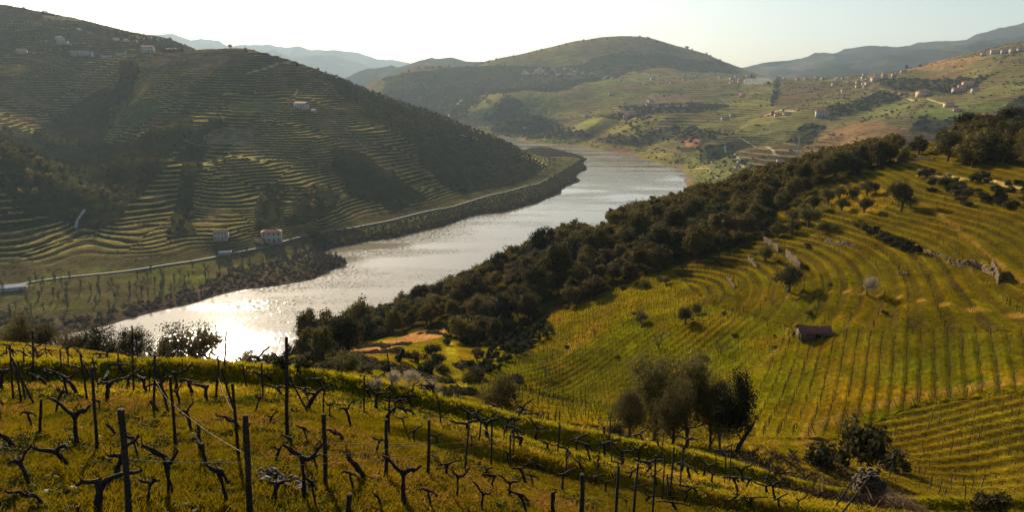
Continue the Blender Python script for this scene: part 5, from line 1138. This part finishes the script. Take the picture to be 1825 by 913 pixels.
stone_wall([(1690, 470), (1720, 474), (1750, 480), (1772, 492)], 1.8, 'crumbling pale stone terrace wall at right', 3, .5)
stone_wall([(1768, 480), (1775, 492), (1780, 506)], 2.2, 'end of the stone terrace wall turning downhill', 4, .2)
stone_wall([(1632, 440), (1660, 452), (1688, 462)], 1.0, 'broken low stone wall leading to the pale terrace wall', 5, .7)
stone_wall([(1334, 462), (1342, 470), (1350, 478)], 1.6, 'short stone wall left of the round olive', 6, .4)
stone_wall([(1296, 495), (1304, 505), (1310, 515)], 1.2, 'low stone wall on the curved terraces', 7, .5)
stone_wall([(1600, 487), (1620, 492)], 1.3, 'small stone wall fragment in the middle of the terraces', 8, .5)
stone_wall([(1598, 286), (1630, 288), (1665, 286)], 1.8, 'orange lit stone wall on the crest under the single dark tree', 9, .3, ymin=200)
stone_wall([(1470, 432), (1500, 436), (1530, 444)], 1.3, 'low shaded terrace wall right of the olive grove', 10, .5)
# stone hut
HUTST = mat_simple('dark_stone', (.14, .10, .065), (.05, .036, .024), 2.2, .95, .8)
p_ = pick(1440, 606, 70)
TILE = mat_simple('clay_tiles', (.30, .10, .050), (.07, .035, .025), 3, .8, .5)
PLAST = mat_simple('whitewash', (.46, .43, .38), (.34, .31, .27), .8, .9)
DARKW = mat_simple('dark_opening', (.02, .018, .016), (.012, .012, .012), 2, .5)
def tiles_roof(name, L, Wd, h0, h1, ov, mat, parent, rows_=9, cols_=14, seed=0, sag=.0):
    """gable roof made of rounded tile courses"""
    r = np.random.default_rng(seed); V = []; Fq = []
    for s in (-1, 1):
        nx = cols_*4; ny = rows_*2
        base = len(V)
        for i in range(ny+1):
            t = i/ny; step_ = (i % 2)*.03
            for j in range(nx+1):
                xx = (j/nx-.5)*(L+2*ov); yy = s*(1-t)*(Wd/2+ov); zz = h0-ov*(h1-h0)/(Wd/2)*(1-t)+(h1-h0)*t+.035*abs(math.sin(j*math.pi/4))+step_+r.normal(0, .008)-sag*math.sin(math.pi*j/nx)*t; V.append((xx, yy, zz))
        for i in range(ny):
            for j in range(nx):
                a = base+i*(nx+1)+j; f = (a, a+1, a+nx+2, a+nx+1); Fq.append(f if s < 0 else f[::-1])
    nv_ = len(V); V += [(x_, y_, z_-.10) for x_, y_, z_ in V]; Fq += [tuple(q+nv_ for q in f[::-1]) for f in list(Fq)]
    return obj(name, raw_mesh(name, V, Fq, mat), parent)
def boxm(name, parts, mat, parent=None, **k):
    Vs = []; Fs = []; o = 0
    for (cx, cy_, cz, sx, sy, sz) in parts:
        V = np.array([(a, b_, c_) for c_ in (-.5, .5) for a, b_ in ((-.5, -.5), (.5, -.5), (.5, .5), (-.5, .5))])*[sx, sy, sz]+[cx, cy_, cz]; Vs.append(V); Fs.append(BF+o); o += 8
    return obj(name, raw_mesh(name, np.concatenate(Vs), np.concatenate(Fs), mat), parent, **k)
def empty(name, loc, rz_, label, cat, group=None, s=1):
    t = bpy.data.objects.new(name, None); t.location = loc; t.rotation_euler = (0, 0, rz_); t.scale = (s, s, s); link(t); return tagg(t, label, cat, group)
if p_:
    k = p_[1]*64/F/7.2; t = empty('stone_hut', (pick(1458, 606, 70)[0], p_[1]+1.2, p_[2]-.2), -.12, 'small ruined stone hut with sagging red tile roof in the vineyard', 'hut', s=k)
    L, Wd, h = 6.2, 3.6, 2.0
    for nm, pr in (('front_wall', [(-1.6, -Wd/2, h/2, 3.0, .4, h), (2.0, -Wd/2, h/2, 2.2, .4, h), (.4, -Wd/2, h-.15, 1.0, .4, .3)]), ('back_wall', [(0, Wd/2, h/2, L, .4, h)]), ('gable_wall', [(-L/2+.2, 0, h/2, .4, Wd-.4, h), (-L/2+.2, 0, h+.25, .4, Wd*.6, .5)]), ('gable_wall', [(L/2-.2, 0, h/2, .4, Wd-.4, h), (L/2-.2, 0, h+.25, .4, Wd*.6, .5)])):
        boxm(nm, pr, HUTST, t)
    boxm('door', [(.4, -Wd/2+.12, .85, .98, .06, 1.7)], DARKW, t)
    tiles_roof('roof', L, Wd, h+.02, h+1.15, .3, TILE, t, 8, 14, 3, .25)
# ruined wall stub with dry straw, bottom right
for (u, v, hpx, wm, lab) in [(1552, 872, 50, 2.2, 'square ruined stone wall stub with dry straw, between brambles at lower right')]:
    b = gpix(u, v+18)
    if b is None: b = np.array(pick(u, v, 8))
    r = np.random.default_rng(5); Vs = []; Fs = []; o = 0
    for i in range(6):
        for j in range(11):
            for q in range(4):
                if j > 8 and (i in (0, 2, 5) or r.random() < .4): continue
                Vs.append(box_v(b+np.array([(i-2.5)*.25+r.normal(0, .03), q*.28, -.6+j*.21]), .27*(.7+.5*r.random()), .3, .21*(.8+.3*r.random()), r.normal(0, .15), r, .2)); Fs.append(BF+o); o += 8
    ob = link(bpy.data.objects.new('ruined_wall', raw_mesh('ruined_wall', np.concatenate(Vs), np.concatenate(Fs), mat_simple('grey_stone', (.12, .09, .055), (.035, .027, .018), 6, .95, .9)))); tagg(ob, lab, 'wall')
    n = 5000; rr = np.random.default_rng(9); bx_ = np.stack([rr.normal(.8, 1.1, n), rr.normal(-1.0, .8, n), np.zeros(n)], 1)+b; bx_[:, 2] = ground(bx_[:, 0], bx_[:, 1])
    bx_[:, 2] += rr.random(n)*np.clip(1.5-.7*np.abs(bx_[:, 0]-b[0]-.5), 0, 1.4)
    d = np.stack([rr.normal(.3, .35, n), rr.normal(-.5, .3, n), rr.normal(-.35, .35, n)], 1)*.75; w = rr.normal(0, 1, (n, 3)); w /= np.linalg.norm(w, axis=1)[:, None]; w *= .012
    V = np.stack([bx_-w, bx_+w, bx_+d+w*.4, bx_+d-w*.4], 1).reshape(-1, 3); tt = np.repeat(rr.random(n), 4)
    ob = link(bpy.data.objects.new('dry_straw', raw_mesh('dry_straw', V, np.arange(4*n).reshape(n, 4), L_STRAW, np.stack([tt]*3, 1)))); tagg(ob, kind='stuff')
for i, (a0, a1, lab) in enumerate([((1550, 858), (1490, 908), 'long fallen grey pole leaning across the slope left of the ruined wall'), ((1575, 862), (1500, 925), 'second fallen pole below the ruined wall')]):
    b0 = gpix(a1[0], a1[1]-4)
    if b0 is None: continue
    t0 = top_at(b0, *a0)+np.array([0, .8, 0]); o = obj('fallen_pole', tm('fallen_pole', [([b0-b0, (t0-b0)*.5+np.array([0, 0, .04]), t0-b0], [.04, .035, .028])], VINEBARK, 7), None, tuple(b0+np.array([0, 0, .08]))); tagg(o, lab, 'pole')
# brambles right of the evergreen
X, Y, Z = scatter(LDA, 420, [[(1290, 820), (1400, 830), (1540, 850), (1640, 900), (1640, 920), (1500, 920), (1400, 880), (1300, 850)]])
stamp('brambles', [blades(30, 1200+k, .6, .014, .35, .7) for k in range(4)], X, Y, Z, .5+.7*rng.random(len(X)), L_TWIG)
X, Y, Z = scatter(LDA, 260, [[(1200, 790), (1300, 815), (1420, 860), (1400, 880), (1250, 830)]])
stamp('brambles', [blob(110, 1210+k, .3, .8, .08) for k in range(4)], X, Y, Z, .5+.8*rng.random(len(X)), L_SCRUB)
# tarpaulin
b = gpix(500, 862)
if b is not None:
    nx, ny = 60, 26; r = np.random.default_rng(3); V = []
    for j in range(ny+1):
        for i in range(nx+1):
            s = i/nx; t = j/ny; x0 = b[0]+(s-.5)*1.45; y0 = b[1]+(t-.5)*.55+(s-.5)*-.35; 
            zz = gz(x0, y0)+.03+.10*abs(mnoise.noise((s*9, t*5, 1)))+.16*max(0, mnoise.noise((s*4, t*3, 7)))+.05*math.sin(s*22+t*6)*math.sin(t*3.14); V.append((x0+.03*mnoise.noise((s*14, t*9, 3)), y0+.04*mnoise.noise((s*10, t*12, 9)), zz))
    Fq = [(j*(nx+1)+i, j*(nx+1)+i+1, (j+1)*(nx+1)+i+1, (j+1)*(nx+1)+i) for j in range(ny) for i in range(nx)]
    tp = mat_simple('plastic_sheet', (.05, .045, .045), (.02, .02, .02), 6, .8); tp.node_tree.nodes['Principled BSDF'].inputs['Specular IOR Level'].default_value = .6
    ob = link(bpy.data.objects.new('tarpaulin', raw_mesh('tarpaulin', V, Fq, tp, smooth=True))); m_ = ob.modifiers.new('thickness', 'SOLIDIFY'); m_.thickness = .012; tagg(ob, 'crumpled black plastic sheet lying in the grass by the front post', 'tarpaulin')
# stones in the grass
for i in range(26):
    u = rng.uniform(60, 1100); v = rng.uniform(690, 905); b = gpix(u, v)
    if b is None: continue
    me = bpy.data.meshes.new('stone'); import bmesh; bm = bmesh.new(); bmesh.ops.create_icosphere(bm, subdivisions=2, radius=.09)
    for q in bm.verts: q.co *= 1+.35*mnoise.noise(q.co*14+Vector((i*3, 0, 0))); q.co.z *= .55
    bm.to_mesh(me); bm.free(); me.materials.append(bpy.data.materials.get('pale_stone') or mat_simple('pale_stone', (.42, .34, .25), (.25, .2, .15), 8, .9)); o = obj('field_stone', me, None, tuple(b), rng.random()*6, .5+.8*rng.random()); tagg(o, 'small pale stone in the grass', 'stone', 'stones in the grass')

# ------------------------------------------------------------------ houses
ROOFR = mat_simple('red_roof', (.34, .11, .06), (.20, .075, .05), .6, .85); ROOFW = mat_simple('pale_roof', (.75, .70, .64), (.6, .56, .5), .3, .5); ROOFO = mat_simple('orange_roof', (.48, .20, .09), (.3, .12, .06), .6, .85)
WALLO = mat_simple('ochre_wall', (.62, .46, .26), (.5, .36, .2), .5, .9); WALLP = mat_simple('pink_wall', (.62, .30, .26), (.5, .24, .2), .5, .9); WALLG = mat_simple('grey_wall', (.42, .38, .33), (.3, .27, .24), .5, .9)
GLASS = mat_simple('window_dark', (.03, .035, .04), (.02, .022, .026), 1, .25)
def house(u, v, wpx, label, group=None, aspect=.62, storeys=1.6, rz_=None, wall=None, roof=None, hip=False, flat=False, name='house', ymin=250, Lm=None, cat='house', drop=.6, detail=True):
    q = pick(u, v, ymin)
    if q is None: print('house miss', u, v); return
    x_, y_, z_ = q; L = wpx*y_/F; Wd = L*aspect; h = L*.30*storeys; rz_ = rng.normal(0, .35) if rz_ is None else rz_
    t = empty(name, (x_, y_, z_-drop), rz_, label, cat, group); wall = wall or PLAST; roof = roof or ROOFR
    boxm('wall', [(0, 0, (h+drop-2)/2, L, Wd, h+drop+2)], wall, t); h += drop; rh = Wd*.22; ov = L*.04
    if flat: boxm('roof', [(0, 0, h+L*.012, L+2*ov, Wd+2*ov, L*.024)], roof, t)
    else:
        a, b_ = L/2+ov, Wd/2+ov; c = L/2-Wd*.45 if hip else a; th = .04*Wd
        V = [(-a, -b_, h), (a, -b_, h), (a, b_, h), (-a, b_, h), (-c, 0, h+rh), (c, 0, h+rh), (-a, -b_, h-th), (a, -b_, h-th), (a, b_, h-th), (-a, b_, h-th)]
        me = bpy.data.meshes.new('roof'); me.from_pydata(V, [], [(0, 1, 5, 4), (2, 3, 4, 5), (1, 2, 5), (3, 0, 4), (0, 6, 7, 1), (1, 7, 8, 2), (2, 8, 9, 3), (3, 9, 6, 0), (9, 8, 7, 6)]); me.materials.append(roof); me.update(); rf = obj('roof', me, t)
        if detail: boxm('chimney', [(L*.28, Wd*.12, h+rh*.9, L*.05, L*.05, rh*.9)], wall, rf)
    if detail:
        n = 4 if L > 9 else 3; fl = 2 if storeys > 1.4 else 1
        for f in range(fl):
            zc = drop+(h-drop)*((f+.55)/fl); ww = L*.055; wh = (h-drop)/fl*.38
            for i in range(n):
                xx = -L/2+L*(i+.5)/n
                if f == 0 and i == n//2: boxm('door', [(xx, -Wd/2-.03, drop+(h-drop)/fl*.36, ww*1.2, .08, (h-drop)/fl*.72)], DARKW, t)
                else: boxm('window', [(xx, -Wd/2-.03, zc, ww, .08, wh)], GLASS, t)
    return t
house(485, 431, 34, 'large white farmhouse with red hipped roof above the riverside road', storeys=1.9, rz_=.25, hip=True, aspect=.55)
house(462, 432, 15, 'small ochre annex with reddish roof at the left of the farmhouse', storeys=1.3, rz_=.25, wall=WALLO)
house(395, 427, 24, 'white two storey house with grey brown roof left of the farmhouse', storeys=2.0, rz_=.1, roof=mat_simple('brown_roof', (.13, .09, .065), (.08, .06, .05), .6, .9), aspect=.5)
house(401, 453, 20, 'pale flat roofed shed standing on the riverside road', storeys=.7, rz_=.15, flat=True, roof=ROOFW, wall=WALLG, name='shed', cat='shed', detail=False)
house(22, 516, 44, 'long low barn with white roof at the left edge beside the road', storeys=.45, rz_=.42, flat=False, roof=ROOFW, wall=WALLG, name='barn', aspect=.42, cat='barn', detail=False)
house(538, 193, 26, 'long white quinta house in the middle of the terraced hill', storeys=1.2, rz_=-.5, aspect=.4)
house(560, 199, 9, 'small white outbuilding right of the quinta house', storeys=1.2, rz_=-.5, detail=False)
for (u, v, w, lab, f) in [(264, 92, 18, 'bright white house at the saddle of the upper left hill', 0), (300, 91, 9, 'small white house right of the bright one on the saddle', 0), (312, 90, 8, 'smallest pale house at the right end of the saddle', 0), (190, 103, 14, 'long low white building under the upper left hill', 1), (142, 99, 24, 'long grey blue shed on the upper left hill', 1), (216, 98, 14, 'low white house beside the hill track', 1), (107, 72, 12, 'red roofed house high on the upper left hill', 0), (112, 78, 16, 'pale house below the red roofed one', 1), (207, 72, 8, 'small pale house on the slope right of the red roofed one', 0), (225, 74, 8, 'pale cottage right on the upper left hill', 0), (242, 75, 7, 'tiny white cottage beneath the ridge field', 0), (142, 55, 8, 'pale house high on the shoulder of the upper left hill', 0), (40, 95, 14, 'low reddish house at the left edge of the upper hill', 0), (88, 170, 8, 'tiny hut', 0)][:-1]:
    house(u, v, w, lab, storeys=.9 if f else 1.5, flat=bool(f), wall=WALLG if 'grey' in lab else None, roof=ROOFW if f else (ROOFR if 'red' in lab else ROOFO), detail=w > 12, rz_=rng.normal(0, .2))
# named houses beyond the river
for (u, v, w, lab, kw) in [(1322, 172, 8, 'small bright pink house among green fields', dict(wall=WALLP, storeys=2.2)), (1463, 208, 18, 'pale grey house with flat front on the shaded slope', dict(wall=WALLG, storeys=1.8)), (1388, 206, 14, 'bare ochre building on the sunlit yard', dict(wall=WALLO, storeys=.8)), (1402, 204, 12, 'second ochre building on the sunlit yard', dict(wall=WALLO, storeys=.8)),
     (1644, 172, 20, 'large cream house with orange roof on the ridge at right', dict(wall=WALLO, roof=ROOFO)), (1690, 190, 14, 'orange lit house with dark tree beside it', dict(wall=WALLO, roof=ROOFO)), (1706, 197, 12, 'low pink walled building right of the orange lit house', dict(wall=WALLP, storeys=.8)), (1708, 163, 18, 'long pale building in the hamlet on the right slope', dict(storeys=.9)), (1724, 155, 16, 'orange roofed house at the top of the hamlet', dict(roof=ROOFO, wall=WALLO)), (1714, 158, 12, 'pale pink house in the middle of the hamlet', dict(wall=WALLP)), (1738, 164, 12, 'white house at the right end of the hamlet', {}),
     (1762, 214, 20, 'ochre house with orange roof just above the right crest wood', dict(wall=WALLO, roof=ROOFO)), (1742, 214, 10, 'pale outbuilding left of the ochre house', {}), (1751, 99, 7, 'white cube house alone on the skyline at right', dict(flat=True, roof=ROOFW, storeys=2.0)), (1773, 96, 13, 'long white house on the right skyline', dict(roof=ROOFO)), (1790, 94, 10, 'low white building in the skyline row', {}), (1806, 93, 12, 'orange roofed house in the skyline row', dict(roof=ROOFO)), (1818, 91, 9, 'rightmost house of the skyline row', {}),
     (1609, 129, 7, 'small white house beside the lone tree at the village end', {}), (1560, 145, 12, 'white villa below the village with orange roof', dict(roof=ROOFO)), (1545, 151, 8, 'red roofed cottage below the village', {}), (1318, 290, 9, 'white farmhouse at the foot of the valley fields', {}), (1326, 286, 8, 'second white house at the valley foot', {}), (1315, 299, 10, 'low white barn at the valley foot', dict(storeys=.9)), (1389, 289, 9, 'grey stone farmhouse with dark tree on the lower fields', dict(wall=WALLG, storeys=1.8)), (1271, 290, 6, 'tiny brown hut in the river meadow', dict(wall=WALLG)), (1560, 262, 14, 'pale house half hidden behind the tall crest trees', dict(wall=WALLO, roof=ROOFO)),
     (1045, 208, 8, 'pale small house in the hamlet above the river bend', {}), (935, 229, 6, 'tiny pale house near the far river bend', {}), (1124, 206, 14, 'pinkish quinta building among trees above the bend', dict(wall=WALLP)), (1116, 211, 10, 'white wing of the quinta above the bend', {}), (1290, 213, 9, 'pale house on the ochre spur', {}), (1305, 207, 8, 'small house right on the ochre spur', {}), (862, 175, 9, 'reddish house at the foot of the central hill', dict(wall=WALLP)), (870, 181, 8, 'second reddish house at the foot of the central hill', dict(wall=WALLP)), (1088, 168, 7, 'white house on the lower spur of the central hill', {}), (1160, 182, 8, 'white house right of the lower spur', {}), (1043, 112, 6, 'tiny white house high on the central hill', {})]:
    house(u, v, w, lab, ymin=1000, detail=w >= 14, **kw)
def village(n, poly, wr, lab, grp, minpx):
    done = []; tries = 0
    us = [p[0] for p in poly]; vs2 = [p[1] for p in poly]
    while len(done) < n and tries < n*40:
        tries += 1; u = rng.uniform(min(us), max(us)); v = rng.uniform(min(vs2), max(vs2))
        if not inpoly(np.array([u]), np.array([v]), poly)[0] or any(abs(u-a)+2.2*abs(v-b_) < minpx for a, b_ in done): continue
        done.append((u, v)); i = int(rng.integers(0, 5)); wl = [None, None, WALLO, None, WALLG][i]; rf = [ROOFR, ROOFO, ROOFO, ROOFR, ROOFR][int(rng.integers(0, 5))]
        ln = ['white', 'whitewashed', 'ochre', 'bright white', 'grey'][i]
        house(u, v, rng.uniform(*wr), '%s %s' % (ln, lab), grp, wall=wl, roof=rf, ymin=1000, detail=False, storeys=rng.uniform(1.2, 2.0))
village(36, [(1385, 134), (1450, 133), (1520, 130), (1600, 126), (1600, 140), (1540, 146), (1460, 142), (1385, 143)], (4, 8), 'house with reddish roof in the long village under the far ridges', 'long village under the far ridges', 9)
village(26, [(925, 127), (1000, 118), (1025, 126), (1060, 132), (1020, 136), (930, 134)], (4, 7), 'house in the hamlet on the left shoulder of the central hill', 'hamlet on the central hill', 7)
village(22, [(1060, 134), (1200, 130), (1260, 132), (1300, 138), (1200, 150), (1080, 150)], (4, 7), 'house scattered at the foot of the central hill', 'houses at the foot of the central hill', 9)
village(12, [(1305, 140), (1340, 136), (1350, 145), (1300, 150)], (5, 8), 'house around the pass left of the village', 'houses around the pass', 9)
village(10, [(1090, 180), (1180, 178), (1230, 190), (1110, 200)], (5, 8), 'farmhouse between fields above the river bend', 'farmhouses above the river bend', 12)
village(8, [(1480, 150), (1540, 148), (1560, 158), (1500, 164)], (6, 9), 'cottage on the slope just below the long village', 'cottages below the long village', 10)
# white parapet blocks along the pale road at right
for i, (u, v) in enumerate([(1643, 304), (1693, 311), (1752, 316), (1819, 326)]):
    q = pick(u, v, 150)
    if q: o = boxm('road_parapet', [(0, 0, .1, 2.6, .3, .7)], PLAST, None, loc=q, rz=-.3); tagg(o, ['leftmost white road parapet stretch on the crest', 'second white road parapet stretch from the left', 'third white parapet stretch, short and half hidden', 'white parapet stretch at the right edge'][i], 'parapet')
# lattice power pylons
STEEL = mat_simple('galvanised_steel', (.30, .31, .32), (.2, .21, .22), 1, .5)
def pylon(u, v, H, lab, ymin=1000):
    q = pick(u, v, ymin)
    if not q: return
    t = empty('power_pylon', q, .4, lab, 'pylon'); pa = []
    for sx in (-1, 1):
        for sy in (-1, 1): pa.append(([(sx*H*.09, sy*H*.09, -1), (sx*H*.02, sy*H*.02, H*.75), (0, 0, H)], [H*.008]*3))
    obj('tower_leg', tm('tower_leg', pa, STEEL, 4), t); pb = []
    for i in range(7):
        z0, z1 = H*i/9.5, H*(i+1)/9.5; w0, w1 = H*(.09-.07*z0/(H*.75)), H*(.09-.07*z1/(H*.75))
        for sy in (-1, 1): pb += [([(-w0, sy*w0, z0), (w1, sy*w1, z1)], [H*.005]*2), ([(w0, sy*w0, z0), (-w1, sy*w1, z1)], [H*.005]*2)]
    obj('lattice', tm('lattice', pb, STEEL, 4), t)
    for f in (.72, .82, .92): obj('cross_arm', tm('cross_arm', [([(-H*.13, 0, H*f), (0, 0, H*(f+.015)), (H*.13, 0, H*f)], [H*.004, H*.008, H*.004])], STEEL, 4), t)
pylon(1421, 285, 48, 'tall faint lattice power pylon on the ochre slope beyond the river'); pylon(500, 107, 16, 'small power pole on the skyline of the terraced hill', 600)
# smoke from a garden fire near the village is a small pale patch of drifting haze
q = pick(1352, 150, 1500)
if q:
    me = bpy.data.meshes.new('smoke'); bm = bmesh.new(); bmesh.ops.create_icosphere(bm, subdivisions=3, radius=1)
    for w_ in bm.verts: w_.co *= 1+.25*mnoise.noise(w_.co*2)
    bm.to_mesh(me); bm.free(); sm = bpy.data.materials.new('smoke'); sm.use_nodes = True; sn = sm.node_tree; sn.nodes.clear(); a_ = sn.nodes.new('ShaderNodeOutputMaterial'); b_ = sn.nodes.new('ShaderNodeVolumePrincipled'); b_.inputs['Density'].default_value = .004; b_.inputs['Color'].default_value = (.9, .95, 1, 1); sn.links.new(b_.outputs[0], a_.inputs['Volume']); me.materials.append(sm)
    o = obj('smoke', me, None, (q[0], q[1], q[2]+12), .2, (75, 40, 22)); tagg(o, kind='stuff')

# ------------------------------------------------------------------ say which one: place repeats by the landmarks they stand beside
MARKS = {'stone hut': (1455, 590), 'broad olive tree': (1405, 500), 'blossoming almond tree': (1545, 505), 'pale terrace wall': (1730, 478), 'retaining wall': (1410, 465), 'small round olive': (1143, 565), 'leaning olive tree': (1222, 560),
  'dark evergreen': (1322, 730), 'orange clearing': (700, 605), 'round bush tree': (895, 690), 'slanting hedge': (1585, 425), 'yellow shrub': (1612, 270), 'tall crest tree pair': (1550, 262), 'curved dirt track': (1600, 722), 'ruined wall stub': (1552, 860), 'straight dirt track': (1640, 535),
  'farmhouse': (485, 420), 'grey roofed white house': (395, 418), 'long barn': (25, 507), 'roadside shed': (401, 449), 'quinta house': (538, 188), 'brown hilltop': (400, 92), 'white ravine path': (140, 390), 'low river spit': (1035, 290), 'summit tree': (438, 89),
  'tallest post': (510, 690), 'thick left front post': (225, 830), 'post by the plastic sheet': (440, 830), 'straight centre post': (688, 800), 'thickest post': (1037, 880), 'leaning post group': (1180, 850), 'tallest brow olive': (335, 610), 'braced post': (276, 690), 'shorter straight post': (765, 800),
  'pink house': (1322, 168), 'ochre spur houses': (1296, 208), 'cream ridge house': (1644, 168), 'hamlet on the slope': (1716, 160), 'skyline house row': (1790, 92), 'ochre yard buildings': (1395, 204), 'power pylon': (1421, 260), 'grey flat fronted house': (1463, 205), 'river bend quinta': (1124, 206), 'valley foot farm': (1320, 290), 'bright saddle house': (264, 90), 'citrus rows': (870, 610), 'blossoming orchard': (520, 465), 'left frame edge': (0, 600), 'right frame edge': (1825, 400), 'pass conifers': (1342, 140), 'central hill summit': (1145, 66), 'single crest tree': (1637, 260)}
mk = list(MARKS); MP = np.array([MARKS[k] for k in mk], float)
tops = [o for o in sc.objects if o.parent is None and 'category' in o.keys()]
by = {}
for o in tops: by.setdefault(o['label'], []).append(o)
def px_of(o):
    l_ = o.location; return pix(l_.x, l_.y, l_.z)
new = {}
for lab, os_ in by.items():
    if len(os_) < 2: continue
    for o in os_:
        u, v = px_of(o); d = np.hypot((MP[:, 0]-u), (MP[:, 1]-v)*1.3); order_ = np.argsort(d)
        j = order_[0]
        if mk[j].split()[-1] in lab.split(): j = order_[1]
        dx, dy = u-MP[j, 0], v-MP[j, 1]
        w_ = ('left of' if dx < 0 else 'right of') if abs(dx) > 1.1*abs(dy) else ('above' if dy < 0 else 'below')
        f_ = 'close ' if d[j] < 32 else ('' if d[j] < 85 else 'well ')
        l2 = '%s, %s%s the %s' % (lab.split(',')[0] if len(lab.split()) > 9 else lab, f_, w_, mk[j]); new.setdefault(l2, []).append(o)
for l2, os_ in new.items():
    os_.sort(key=lambda o: o.location.y)
    if len(os_) == 1: pre = ['']
    elif len(os_) == 2: pre = ['nearer ', 'farther ']
    elif len(os_) <= 5: pre = ['nearest ']+['%s nearest ' % q for q in ('second', 'third', 'fourth')][:len(os_)-2]+['farthest ']
    else:                                                              # a crowd: rank across the picture, in thirds by distance
        n_ = len(os_); bands = [os_[:n_//3], os_[n_//3:2*n_//3], os_[2*n_//3:]]; pre = None
        for bn, bo in zip(('front', 'middle', 'back'), bands):
            bo.sort(key=lambda o: px_of(o)[0])
            for i, o in enumerate(bo):
                pos = 'rightmost ' if i == len(bo)-1 else (['leftmost']+'second third fourth fifth sixth seventh eighth ninth tenth eleventh twelfth thirteenth fourteenth fifteenth'.split())[min(i, 14)]+' '
                o['label'] = pos+bn+' '+l2
    if pre:
        for p_, o in zip(pre, os_): o['label'] = p_+l2
for o in tops:
    w_ = o['label'].split()
    if len(w_) > 16: o['label'] = ' '.join(w_[:16])
for o in tops:
    if 'group' not in o.keys() and sum(1 for q in tops if q['label'] == o['label']) > 1: o['group'] = o['category']+'s alike'
